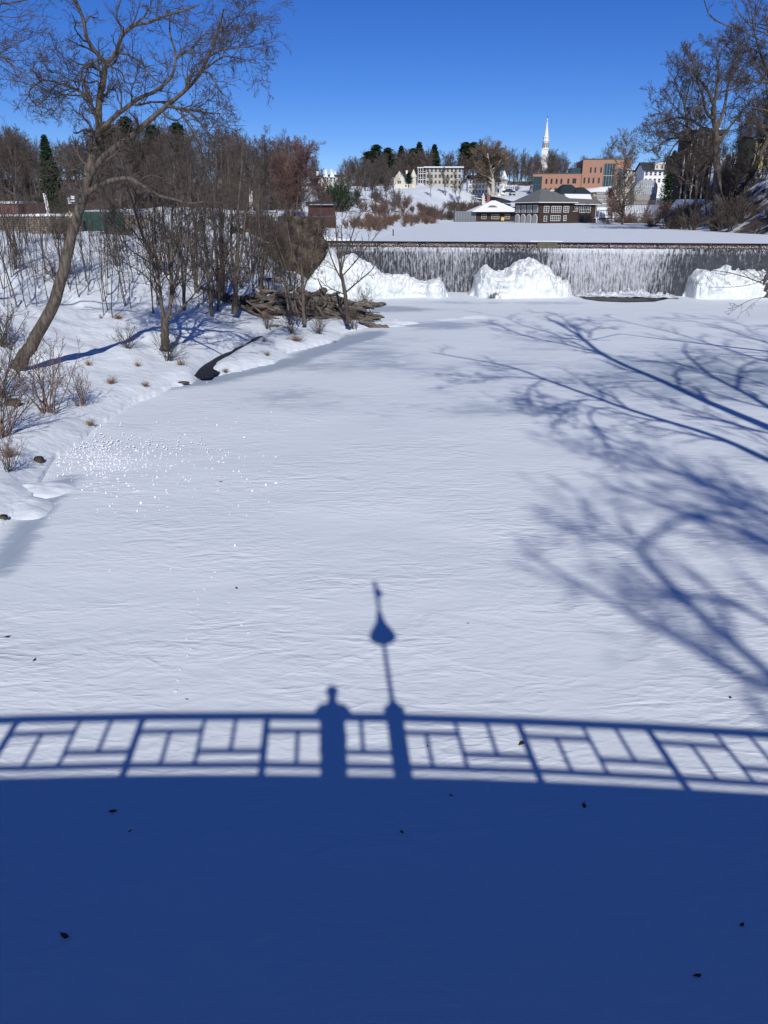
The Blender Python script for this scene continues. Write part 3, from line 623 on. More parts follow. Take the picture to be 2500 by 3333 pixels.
DIST=[]
def low_tree(seed,h=16):
    rng=np.random.default_rng(seed); n=8; P=np.zeros((1,n,3)); P[0,:,2]=np.linspace(0,h*.85,n); P[0,1:,:2]=np.cumsum(rng.normal(size=(n-1,2))*.16,0); R=np.linspace(.3,.05,n)[None]
    t=Tubes(); t.add(P,R,5); P1,R1=spawn(P,R,13,.22,.98,48,.5,5,.15,.3,.6,rng); t.add(P1,np.maximum(R1,.05),3)
    P2,R2=spawn(P1,R1,7,.12,1,45,.55,4,.2,.14,.6,rng); t.add(P2,np.maximum(R2,.035),3)
    P3,R3=spawn(P2,R2,5,.1,1,42,.6,3,.2,.1,.6,rng); t.add(P3,np.maximum(R3,.03),3)
    return np.concatenate(t.V),np.concatenate(t.F)
LOWT=[low_tree(500+i) for i in range(5)]

tO=[([(2340,660),(2336,600),(2334,510),(2326,392),(2322,345)],13,8,(0,0)),
 ([(2322,388),(2298,365),(2292,326),(2277,283),(2261,235),(2257,196),(2245,165)],5,1.3,(0,-3)),
 ([(2322,340),(2308,298),(2281,263),(2255,232),(2241,215),(2212,190)],5,1.2,(0,2)),
 ([(2324,345),(2336,275),(2340,228),(2332,188),(2325,150)],5.5,1.2,(0,0)),
 ([(2334,420),(2355,365),(2367,294),(2379,235),(2398,180),(2410,140)],5.5,1.2,(0,3)),
 ([(2330,428),(2292,416),(2261,428),(2226,439),(2183,451),(2147,471),(2100,498)],6,1.1,(0,-4)),
 ([(2288,416),(2249,388),(2202,381),(2155,392),(2095,412)],4,1,(-1,-4)),
 ([(2261,428),(2214,400),(2160,370),(2120,350)],3,.9,(-1,2)),
 ([(2226,439),(2190,480),(2170,520),(2150,545)],3,.9,(-2,-4)),
 ([(2334,470),(2370,420),(2410,370),(2440,330),(2470,300)],5,1,(0,4)),
 ([(2334,520),(2290,500),(2250,480),(2200,500)],3,.9,(0,-4)),
 ([(2345,300),(2390,290),(2430,260),(2460,220)],3,.9,(0,-3))]
skel_tree('oak_tree',tO,140,'massive bare oak with forked limbs on the right hill',51,k=(9,8,6,4),lens=(5.2,.6,.55,.55),minr=.02,upb=.10,wg=.24,mb=M['bark'],mt=M['twig'])
tP=[([(2243,620),(2243,541),(2241,460),(2236,392),(2226,330)],5,3,(0,0)),([(2226,330),(2205,290),(2194,255),(2175,230)],2.5,.9,(0,2)),([(2230,345),(2240,290),(2250,250),(2262,210)],2.5,.9,(0,-2)),([(2238,400),(2200,350),(2170,320),(2140,300)],2.4,.8,(0,2)),([(2240,420),(2270,370),(2285,330)],2,.8,(0,1)),([(2240,470),(2190,430),(2150,430),(2110,440)],2.4,.8,(0,-3))]
skel_tree('oak_tree',tP,168,'slimmer bare oak reaching left over the water, left of the massive one',52,k=(10,8,6,3),lens=(5.0,.6,.55,.55),minr=.022,upb=.14,wg=.2)
tQ=[([(2560,560),(2550,420),(2530,330),(2500,262),(2440,205)],8,1.6,(0,0)),([(2530,330),(2500,240),(2470,160),(2450,80),(2446,20)],6,1.2,(0,2)),([(2500,265),(2470,270),(2430,255),(2390,262)],4,1,(0,-2)),([(2545,400),(2500,360),(2450,350),(2400,360)],4,1,(0,3)),([(2520,300),(2520,200),(2500,110),(2490,30)],5,1,(0,-3)),([(2470,170),(2430,150),(2400,130),(2370,140)],3,.8,(0,0)),([(2500,240),(2460,200),(2420,205),(2385,190)],3,.8,(0,0))]
skel_tree('oak_tree',tQ,125,'bare oak leaning in from the right edge above the massive one',53,k=(10,8,6,4),lens=(4.6,.6,.55,.55),minr=.018,upb=.12,wg=.22)
# ------------------------------------------------------------------ dam and waterfall
DL=float(np.linalg.norm(DAM1-DAM0))
def dam():
    o=empty('dam',(DAM0[0],DAM0[1],0),DAMROT,'dark stone dam holding the frozen pond with water running over it','dam')
    mb=MB(); mb.box(-3,DL+3,0,2.2,-1,4.30); mb.build('wall',mat('wet_stone',(0.028,0.033,0.042),0.6,0.3,(0.05,0.056,0.068),1.2,.5,2.2,bdist=.15),o)
    # crest board face, curved over the lip, in separate boards between iron posts
    boards=mat('wet_boards',(0.025,0.02,0.02),0.2,0.7,(0.08,0.05,0.045),.9,1.0,12,(1,1,.3),bdist=.08)
    x=-1.0; k=0; rng=random.Random(4)
    while x<DL-.5:
        L=rng.uniform(2.6,4.4); prof=[(.6,4.925),(.25,4.915),(.05,4.86),(-.07,4.74),(-.13,4.58),(-.16,4.34),(0,4.30),(.6,4.30)]
        m=MB(); m.prismx(prof,x,min(x+L-.05,DL+1)); m.build('crest_board',boards,o); x+=L; k+=1
    for i,px_ in enumerate(np.linspace(1,DL-2,13)):
        m=MB(); m.box(px_-.06,px_+.06,-.2,-.08,4.3,4.97); m.build('iron_post',M['iron'],o)
    m=MB(); m.box(0,DL,-.02,.3,4.945,4.975); m.build('crest_rail',M['iron'],o)
    # the concrete block with snow on the crest
    xb=float((up(1783,790,5)[:2]-DAM0)@dv)
    b=MB(); b.box(xb-1.0,xb+1.0,-.24,.9,4.36,5.0); b.build('crest_block',mat('mossy_block',(.07,.07,.05),.8,.3,(.13,.12,.09),3),o,bevel=.03)
    b=MB(); b.box(xb-1.7,xb+1.5,-.05,.8,5.003,5.10); b.build('snow',M['snow_cap'],o,bevel=.06)
dam()
def fall_mat(seed,dens):
    m=bpy.data.materials.new('falling_water'); m.use_nodes=True; n=m.node_tree; L=n.links; b=n.nodes['Principled BSDF']; out=n.nodes['Material Output']
    b.inputs['Base Color'].default_value=(.66,.69,.73,1); b.inputs['Roughness'].default_value=.35
    tc=n.nodes.new('ShaderNodeTexCoord')
    def nz(sc,scale,det,off):
        mp=n.nodes.new('ShaderNodeMapping'); mp.inputs['Scale'].default_value=sc; mp.inputs['Location'].default_value=(off,off*2,seed); L.new(tc.outputs['Object'],mp.inputs[0])
        t=n.nodes.new('ShaderNodeTexNoise'); t.inputs['Scale'].default_value=scale; t.inputs['Detail'].default_value=det; t.inputs['Roughness'].default_value=.65; t.inputs['Distortion'].default_value=.4; L.new(mp.outputs[0],t.inputs['Vector']); return t.outputs['Fac']
    a=nz((1,1,.05),6.5,3,seed); c=nz((1,1,.38),6,5,3+seed); d=nz((1,1,.05),.35,2,7)
    def mt(op,x,y):
        k=n.nodes.new('ShaderNodeMath'); k.operation=op
        for i,v in enumerate((x,y)):
            if isinstance(v,(int,float)): k.inputs[i].default_value=v
            else: L.new(v,k.inputs[i])
        return k.outputs[0]
    at_=n.nodes.new('ShaderNodeAttribute'); at_.attribute_name='flow'
    s=mt('ADD',mt('ADD',mt('MULTIPLY',a,.62),mt('MULTIPLY',c,.42)),mt('MULTIPLY',at_.outputs['Fac'],.20))
    r=n.nodes.new('ShaderNodeMapRange'); r.inputs['From Min'].default_value=.60-dens; r.inputs['From Max'].default_value=.80-dens; L.new(s,r.inputs[0])
    tr=n.nodes.new('ShaderNodeBsdfTransparent'); mx=n.nodes.new('ShaderNodeMixShader'); L.new(mt('MULTIPLY',r.outputs[0],.62),mx.inputs[0]); L.new(tr.outputs[0],mx.inputs[1]); L.new(b.outputs[0],mx.inputs[2]); L.new(mx.outputs[0],out.inputs[0])
    bp=n.nodes.new('ShaderNodeBump'); bp.inputs['Strength'].default_value=.6; bp.inputs['Distance'].default_value=.1; L.new(c,bp.inputs['Height']); L.new(bp.outputs[0],b.inputs['Normal'])
    return m
def waterfall():
    root=empty('waterfall',(DAM0[0],DAM0[1],0),DAMROT,'wide curtain of thin white falling water streaming down the dark dam','waterfall')
    for li,(off,dens) in enumerate(((.0,.0),(.22,.02))):
        nx,nz_=900,26; X,Zt=np.meshgrid(np.linspace(-.5,DL,nx),np.linspace(0,1,nz_),indexing='ij')
        Z=4.42*(1-Zt)+.02*Zt; Y=-.16-off-.55*Zt**.6-.07*noise(X*2.5,Zt*1.0,0,3+li)-.03*noise(X*9,Zt*6,0,5+li)
        V=np.stack([X,Y,Z],-1).reshape(-1,3); i,j=np.meshgrid(np.arange(nx-1),np.arange(nz_-1),indexing='ij'); F=np.stack([i*nz_+j,(i+1)*nz_+j,(i+1)*nz_+j+1,i*nz_+j+1],-1).reshape(-1,4)
        me=mesh_np('curtain',V,F,True)
        xw=X.ravel()
        def pxx(px): return float((up(px,800,4.6)[:2]-DAM0)@dv)
        fl=.16*np.ones_like(xw)
        for c,wd,a in ((1300,9,.35),(1480,4,.3),(1700,3,-.25),(2000,7,.65),(1870,3,.45),(2080,3,.35),(2250,5,-.25),(2420,6,.0),(1120,3,-.15)):
            fl=fl+a*np.exp(-((xw-pxx(c))/wd)**2)
        fl=fl-.35*Zt.ravel()+.25*(Zt.ravel()<.12)
        a=me.attributes.new('flow','FLOAT','POINT'); a.data.foreach_set('value',fl.astype(np.float32))
        link('curtain',me,fall_mat(3+li*5,dens),root)
    # foam where the heavy part lands
    rng=np.random.default_rng(3); mb=[];
    x0=float((up(1868,960,0)[:2]-DAM0)@dv); x1=float((up(2190,960,0)[:2]-DAM0)@dv)
    nx,ny=260,26; X,T=np.meshgrid(np.linspace(x0,x1,nx),np.linspace(0,1,ny),indexing='ij')
    Zf=(.10+.50*np.sin(T*math.pi)**.7*(1-T)**.5)*(.5+.9*np.abs(fbm(X*1.6,T*3,0,4,7)))*np.sin(np.linspace(0,math.pi,nx))[:,None]**.4+.02; Y=-.9-2.2*T
    V=np.stack([X,Y,Zf],-1).reshape(-1,3); i,j=np.meshgrid(np.arange(nx-1),np.arange(ny-1),indexing='ij'); F=np.stack([i*ny+j,(i+1)*ny+j,(i+1)*ny+j+1,i*ny+j+1],-1).reshape(-1,4)
    link('foam',mesh_np('foam',V,F,True),mat('foam',(.30,.33,.36),.5,.4,(.75,.78,.8),2.2,1,8,(1,1.5,1)),root)
waterfall()
# open water below the fall
def openwater():
    pts=[U(1862,958),U(1900,974),U(1950,981),U(2040,984),U(2130,982),U(2170,974),U(2230,955),U(2200,945),U(1880,945)]
    mb=MB(); mb.add([(x,y,.055) for x,y in pts],[tuple(range(len(pts)))]); tag(mb.build('open_water',M['water']),kind='structure')
openwater()
ICE=None
def ice_mat():
    m=mat('glacial_ice',(0.77,0.80,0.81),0.5,0.4,(0.63,0.71,0.69),1.1,1.0,3.6,(1,1,.38),bdist=.30,contrast=(.46,.72)); b=m.node_tree.nodes['Principled BSDF']
    b.inputs['Subsurface Weight'].default_value=.15; b.inputs['Subsurface Radius'].default_value=(.1,.2,.25); b.inputs['Subsurface Scale'].default_value=.3
    return m
ICE=ice_mat()
def ice_mound(crest,ybase,depth,label,seed,back=1.2,front=1.0,fringe=0.0):
    """crest: list of (px,py) seen outline; mound stands in front of the dam."""
    cp=[]
    for px,py in crest:
        g=up(px,ybase,0); D=g[1]+depth*.45; p=at(px,py,D); cp.append((p[0],D,max(p[2],.05)))
    cp=np.array(cp); x0,x1=cp[0,0],cp[-1,0]; n=int((x1-x0)/.07)+2; X=np.linspace(x0,x1,n)
    Hc=np.interp(X,cp[:,0],cp[:,2])+.16*fbm(X*1.1,0,0,3,seed)*np.clip(np.interp(X,cp[:,0],cp[:,2]),0,1)
    Hc=np.maximum(Hc,.03)
    Yc=np.interp(X,cp[:,0],cp[:,1])
    m=54; T=np.linspace(0,1,m)
    # profile: 0 front foot, .6 crest, 1 back
    XX,TT=np.meshgrid(X,T,indexing='ij'); HH=Hc[:,None]; YY=Yc[:,None]
    a=np.clip(TT/.62,0,1); b=np.clip((TT-.62)/.38,0,1)
    ext=depth*.55*(1+.35*noise(XX*.35,0,0,seed+3))*np.clip(HH/1.5,.45,1.15)
    y=YY-ext*np.cos(a*math.pi/2)**1.0+back*b
    z=HH*np.sin(a*math.pi/2)**.72*(1-.35*b**2)
    ridge=1-np.abs(noise(XX*2.6+.4*noise(XX,z,0,seed),z*.55,y*.8,seed+5))
    lump=fbm(XX*.9,z*1.3,y*.9,4,seed+9)
    amt=np.clip(HH/2,.1,1)
    fine_=fbm(XX*3.1,z*2.2,y*2,3,seed+21); y=y-(.30*(ridge-.5)+.34*lump+.12*fine_)*amt*front*(.3+.7*np.sin(a*math.pi))
    z=z+(.20*lump+.10*(ridge-.5)+.09*fine_)*amt*np.sin(np.clip(a,0,1)*math.pi/2)
    ladder=.16*noise(0*z,np.round(z*1.1)/1.1*3,XX*.3,seed+2)*np.sin(a*math.pi)*amt; y=y+ladder
    z=np.maximum(z,-.05); z[:,0]=-.1
    V=np.stack([XX,y,z],-1).reshape(-1,3); i,j=np.meshgrid(np.arange(n-1),np.arange(m-1),indexing='ij'); F=np.stack([i*m+j,(i+1)*m+j,(i+1)*m+j+1,i*m+j+1],-1).reshape(-1,4)
    o=link('ice_mound',mesh_np('ice_mound',V,F,True),ICE); tag(o,label,'ice mound')
    if fringe:
        # hollow with icicles along the foot
        pass
    return o
ice_mound([(985,950),(1005,905),(1025,880),(1045,858),(1062,832),(1076,800),(1088,815),(1102,842),(1125,838),(1150,830),(1185,842),(1215,862),(1240,884),(1262,890),(1295,886),(1340,902),(1385,914),(1402,908),(1430,902),(1446,925),(1456,950)],968,3.4,'long white ice bank sloping down from the rock at the left end of the dam',1,back=1.0,front=1.3)
ice_mound([(1525,962),(1540,940),(1546,900),(1562,876),(1585,868),(1605,876),(1640,884),(1662,868),(1690,848),(1725,839),(1755,846),(1785,868),(1798,895),(1802,925),(1806,950)],966,5.0,'big rounded white ice mound in the middle of the waterfall',3,back=1.6,front=1.6)
ice_mound([(1778,960),(1790,925),(1808,900),(1818,899),(1826,914),(1840,908),(1854,922),(1860,955)],968,3.0,'small knobbly ice mound joined to the right side of the middle one',4,back=.8)
ice_mound([(2205,952),(2216,925),(2228,890),(2250,868),(2290,861),(2340,856),(2400,857),(2450,847),(2500,849),(2560,852),(2640,850),(2720,870)],968,6.0,'long white ice mound at the right end of the waterfall',5,back=2.2,front=1.6)
# icicles under the middle mound; a dark solid paints the hollow's shade
def icicles():
    o=empty('icicle_row',(0,0,0),0,'row of icicles over a dark block that paints a shaded hollow under the middle mound','icicles')
    rng=random.Random(3); hb=MB(); ic=MB()
    c0=up(1585,968,0)-[0,1.0,0]; c1=up(1655,968,0)-[0,1.0,0]
    for k in range(26):
        f=k/25; p=c0+(c1-c0)*f; h=.75*math.sin(f*math.pi)**.5+.15
        L=rng.uniform(.35,.8)*h; y=p[1]-.12-rng.random()*.1
        ic.bar((p[0],y,h),(p[0]+rng.uniform(-.02,.02),y-.02,h-L),.07,6,.012)
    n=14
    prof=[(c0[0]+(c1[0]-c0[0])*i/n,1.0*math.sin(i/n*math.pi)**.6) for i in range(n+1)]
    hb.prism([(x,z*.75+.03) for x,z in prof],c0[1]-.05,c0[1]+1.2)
    hb.build('hollow',mat('hollow_shade',(0.05,0.07,0.075),0.3,0.5,(0.12,0.15,0.15),3),o); ic.build('icicles',ICE,o,smooth=True)
icicles()
# rock abutment left of the dam
def rock(name,c,r,label,seed,cat='rock',m=None,sub=5,amp=.3,group=None,snow=0):
    big=name=='rock_face'; bm_n=110 if big else 40; mm=64 if big else 20; th=np.linspace(0,2*math.pi,bm_n,endpoint=False); ph=np.linspace(-math.pi/2,math.pi/2,mm)
    T,Pp=np.meshgrid(th,ph,indexing='ij'); d=np.stack([np.cos(Pp)*np.cos(T),np.cos(Pp)*np.sin(T),np.sin(Pp)],-1)
    e=np.sign(d)*np.abs(d)**(.5 if name=='rock_face' else .75)
    q=e*np.array(r)
    sc=.75 if big else 1.0/max(.35,min(r))
    k=amp*(1.0 if big else 1.0)*(np.round(2.2*noise(q[...,0]*sc*.9,q[...,1]*sc*.9,q[...,2]*sc*.9,seed))/2.2*.6+.55*fbm(q[...,0]*sc*1.6,q[...,1]*sc*1.6,q[...,2]*sc*1.6,4,seed+1))
    V=q*(1+k)[...,None]
    i,j=np.meshgrid(np.arange(bm_n),np.arange(mm-1),indexing='ij'); i2=(i+1)%bm_n
    F=np.stack([i*mm+j,i2*mm+j,i2*mm+j+1,i*mm+j+1],-1).reshape(-1,4)
    o=link(name,mesh_np(name,V.reshape(-1,3),F,False),m or M['rock'],None,c); tag(o,label,cat,group); return o
rock('rock_face',(-9.0,86.6,3.4),(2.7,2.2,3.5),'tall brown rock face where the dam meets the left bank, its upper right part',11,'rock face',amp=.34)
rock('rock_face',(-12.6,86.2,3.7),(2.8,2.4,2.7),'brown rock face left of the tallest one, below the red fence',12,'rock face',amp=.36)
rock('rock_face',(-10.9,83.2,1.9),(2.0,1.8,2.7),'dark rock outcrop at the foot of the rock face behind the driftwood',13,'rock face',amp=.36)
rock('rock_face',(-9.0,83.6,.8),(1.2,1.4,1.7),'small dark rock lowest beside the ice bank',14,'rock face',amp=.36)
# ------------------------------------------------------------------ driftwood pile
def log_mesh(seed,L,r,bend=.08):
    rng=np.random.default_rng(seed); n=11; P=np.zeros((1,n,3)); P[0,:,0]=np.linspace(-L/2,L/2,n)
    P[0,:,1]=bend*L*np.sin(np.linspace(0,3,n)+rng.random()*3)*.5+rng.normal(size=n)*r*.2; P[0,:,2]=bend*L*np.sin(np.linspace(0,2.5,n)+rng.random()*3)*.4+rng.normal(size=n)*r*.2
    R=r*np.linspace(1,.45+.4*rng.random(),n)[None]*(1+.12*rng.normal(size=(1,n))); R[0,0]*=.55; R[0,-1]*=.5
    t=Tubes(); t.add(P,np.abs(R),9)
    if rng.random()<.5:
        P2,R2=spawn(P,R,2,.3,.9,50,.25,4,.1,0,.5,rng); t.add(P2,R2,6)
    me=t.mesh('driftwood_log'); me.materials.append(M['log']); return me
LOGS=[log_mesh(i,4.0,.16+.035*(i%3)) for i in range(9)]+[log_mesh(20+i,2.6,.07+.02*i) for i in range(4)]
def pile():
    rng=random.Random(12)
    words=['long','short','split','weathered','bent','thin','thick','broken']
    for i in range(190):
        f=rng.random(); px=680+520*f; 
        top=952+ (30*abs(f-.45)) + 70*max(0,f-.75)*1.2; bot=1052-18*math.sin(f*3)
        py=top+(bot-top)*rng.random()**.9; z=max(.15,1.9*(bot-py)/(bot-top)*(1-.45*max(0,f-.6)))
        g=up(px,1046,0.3); D=g[1]+3.0*(bot-py)/(bot-top)-.3+rng.random()*.5; p=at(px,py,D)
        o=bpy.data.objects.new('driftwood_log',LOGS[rng.randrange(len(LOGS))]); COL.objects.link(o); o.location=(p[0],p[1],max(p[2],.25))
        steep=rng.random()<.25
        o.rotation_euler=(rng.uniform(-3,3),rng.uniform(-.3,.3)+(rng.choice((-.9,.8)) if steep else 0)+(.15 if f>.6 else -.05),rng.uniform(-.5,.5)+(0 if rng.random()<.7 else rng.uniform(-1.2,1.2)))
        s=rng.uniform(.5,1.0)*(.75 if steep else 1); o.scale=(s,s*rng.uniform(.8,1.2),s)
        lb='grey weathered driftwood log lying in the heap of flood wood by the bank' if i%13 else 'driftwood log tangled in the heap of flood wood by the bank'
        tag(o,f"{'short' if s<.65 else 'long' if s>.85 else 'medium'} {'upright leaning' if steep else 'lying'} log {'at the left end' if f<.2 else 'left of the middle' if f<.45 else 'right of the middle' if f<.72 else 'at the right end'} of the driftwood pile, {'near its top' if (bot-py)/(bot-top)>.66 else 'half way up' if (bot-py)/(bot-top)>.33 else 'at its foot'}",'log','logs of the driftwood pile')
    def one(px0,py0,px1,py1,D,r,label,seed,Dz=0):
        a=at(px0,py0,D); b=at(px1,py1,D+Dz); L=float(np.linalg.norm(b-a)); me=log_mesh(seed,L,r,.04); o=bpy.data.objects.new('driftwood_log',me); COL.objects.link(o)
        o.location=tuple((a+b)/2); d=Vector(tuple(b-a)).normalized(); o.rotation_euler=d.to_track_quat('X','Z').to_euler(); tag(o,label,'log')
    D=up(1000,1046,.3)[1]
    one(1220,1000,900,962,D+1.5,.27,'long thick driftwood log on top of the pile with its round end at the right',901)
    one(1065,942,985,975,D+2,.24,'broken pale driftwood trunk sticking up from the top of the pile',902)
    one(1265,1074,1165,1040,D-1.2,.20,'driftwood log lying down on the ice at the right end of the pile',903)
    one(1120,985,780,962,D+2,.2,'long straight grey log across the upper left of the pile',904)
    one(1005,1030,830,990,D+.2,.22,'thick grey log slanting down across the front of the pile',905)
    one(1190,1012,1010,975,D+.8,.2,'long grey log slanting below the topmost one at the right',906)
    one(920,915,850,908,D+7,.2,'pale log lying on the snow behind the driftwood pile',907)
    one(760,985,860,1040,D-.5,.14,'thin grey log at the left end of the pile beside the dark hollow',908)
    one(265+560,1062,1000,1105-40,D-2.5,.09,'thin fallen branch on the snow just in front of the pile',909)
pile()
# dark hollow floor below the pile (wet leaf litter)
def litter():
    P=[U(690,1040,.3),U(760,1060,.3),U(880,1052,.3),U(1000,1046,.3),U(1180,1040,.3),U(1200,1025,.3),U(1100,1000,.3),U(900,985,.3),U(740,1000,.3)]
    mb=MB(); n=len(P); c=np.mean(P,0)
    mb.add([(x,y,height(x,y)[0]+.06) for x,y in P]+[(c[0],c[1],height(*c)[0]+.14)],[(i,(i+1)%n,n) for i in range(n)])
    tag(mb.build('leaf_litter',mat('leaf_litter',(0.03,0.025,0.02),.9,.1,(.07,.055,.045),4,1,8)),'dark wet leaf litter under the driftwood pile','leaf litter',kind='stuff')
# ------------------------------------------------------------------ bridge behind the camera (its shadow falls on the ice)
RY=0.06
def zt(x): return 7.636-.0048*(x+1.5)**2          # rail top
def bridge():
    o=empty('footbridge',(0,0,0),0,'arched footbridge the photograph is taken from, seen only as a broad shadow','bridge')
    deckm=mat('bridge_deck',(0.25,0.2,0.15),.8,.2,(.2,.16,.12),2,stretch=(1,6,1)); steel=M['dark_metal']
    X=np.arange(-30,31,1.0)
    def strip(name,y0,y1,dz0,dz1,m):
        mb=MB()
        for a,b in zip(X[:-1],X[1:]):
            za,zb=zt(a)-1.10,zt(b)-1.10
            mb.add([(a,y0,za+dz0),(b,y0,zb+dz0),(b,y1,zb+dz0),(a,y1,za+dz0),(a,y0,za+dz1),(b,y0,zb+dz1),(b,y1,zb+dz1),(a,y1,za+dz1)],[(0,3,2,1),(4,5,6,7),(0,1,5,4),(2,3,7,6)])
        return mb.build(name,m,o)
    strip('deck',-5.2,RY+.04,-.12,0,deckm)
    strip('girder',RY-.35,RY-.15,-.75,-.125,steel); strip('girder',-5.0,-4.8,-.75,-.125,steel)
    strip('girder',-2.6,-2.4,-.75,-.125,steel)
    for s in (-30,30):
        mb=MB(); mb.box(s-1,s+1,-5.4,.6,-1,zt(s)-1.9); mb.build('abutment',M['stone_wall'],o)
    # railing: two sides, each bay is one panel
    wood=mat('painted_rail',(0.05,0.07,0.06),.6,.3)
    posts=[0.95+2.06*k for k in range(-12,14)]
    for side,y in ((0,RY),(1,-5.1)):
        for k,(a,b) in enumerate(zip(posts[:-1],posts[1:])):
            if side and k%1: continue
            mb=MB(); mid=(a+b)/2; t=.028
            def bar(xa,za,xb,zb,hw=.028):
                mb.add([(xa,y-t,za-hw),(xb,y-t,zb-hw),(xb,y+t,zb-hw),(xa,y+t,za-hw),(xa,y-t,za+hw),(xb,y-t,zb+hw),(xb,y+t,zb+hw),(xa,y+t,za+hw)],[(0,3,2,1),(4,5,6,7),(0,1,5,4),(2,3,7,6),(1,2,6,5),(3,0,4,7)])
            def zz(x,d): return zt(x)+d
            bar(a,zz(a,-.065),b,zz(b,-.068),.070)         # top rail
            bar(a+.05,zz(a,-.93),b-.05,zz(b,-.93),.040)   # bottom rail
            bar(a+.05,zz(a,-.345),mid-.03,zz(mid,-.345),.033); bar(mid+.03,zz(mid,-.70),b-.05,zz(b,-.70),.033)
            for x,z0,z1 in ((mid,-.9,-.12),((a+mid)/2,-.9,-.37),((mid+b)/2,-.68,-.12)):
                mb.box(x-.033,x+.033,y-t,y+t,zt(x)+z0,zt(x)+z1)
            mb.build('rail_panel',wood,o)
        for x in posts:
            if abs(x-0.95)<.01 and side==0: continue
            mb=MB(); mb.box(x-.055,x+.055,y-.045,y+.045,zt(x)-1.1,zt(x)-.13); mb.build('rail_post',wood,o)
    # pillar of the lamp
    mb=MB(); z0=zt(1)-1.1; mb.box(.865,1.135,RY-.13,RY+.13,z0,z0+1.06); mb.box(.83,1.17,RY-.165,RY+.165,z0+1.062,z0+1.14)
    mb.add([(.86,RY-.14,z0+1.14),(1.14,RY-.14,z0+1.14),(1.14,RY+.14,z0+1.14),(.86,RY+.14,z0+1.14),(.95,RY-.05,z0+1.33),(1.05,RY-.05,z0+1.33),(1.05,RY+.05,z0+1.33),(.95,RY+.05,z0+1.33)],[(0,1,5,4),(1,2,6,5),(2,3,7,6),(3,0,4,7),(4,5,6,7)])
    mb.build('pillar',wood,o)
bridge()
def lamp():
    z0=zt(1)-1.1+1.30; o=empty('lamp_post',(1.0,RY,z0),0,'lamp post with a bell shaped shade on the bridge pillar, seen only as a shadow','lamp post')
    m=M['dark_metal']
    mb=MB(); mb.bar((0,0,0),(0,0,1.62),.045,12,.036); mb.build('pole',m,o,smooth=True)
    mb=MB(); mb.lathe([(.06,1.50),(.235,1.53),(.265,1.58),(.245,1.67),(.185,1.80),(.125,1.93),(.085,2.06),(.058,2.25),(.035,2.4)],n=24); mb.build('lamp_shade',m,o,smooth=True)
    mb=MB(); mb.bar((.01,0,2.25),(.0,0,3.30),.034,10,.05); mb.build('spindle',m,o)
    mb=MB(); mb.box(.02,.12,-.05,.05,2.80,3.03); mb.build('sensor_box',m,o,bevel=.02)
lamp()
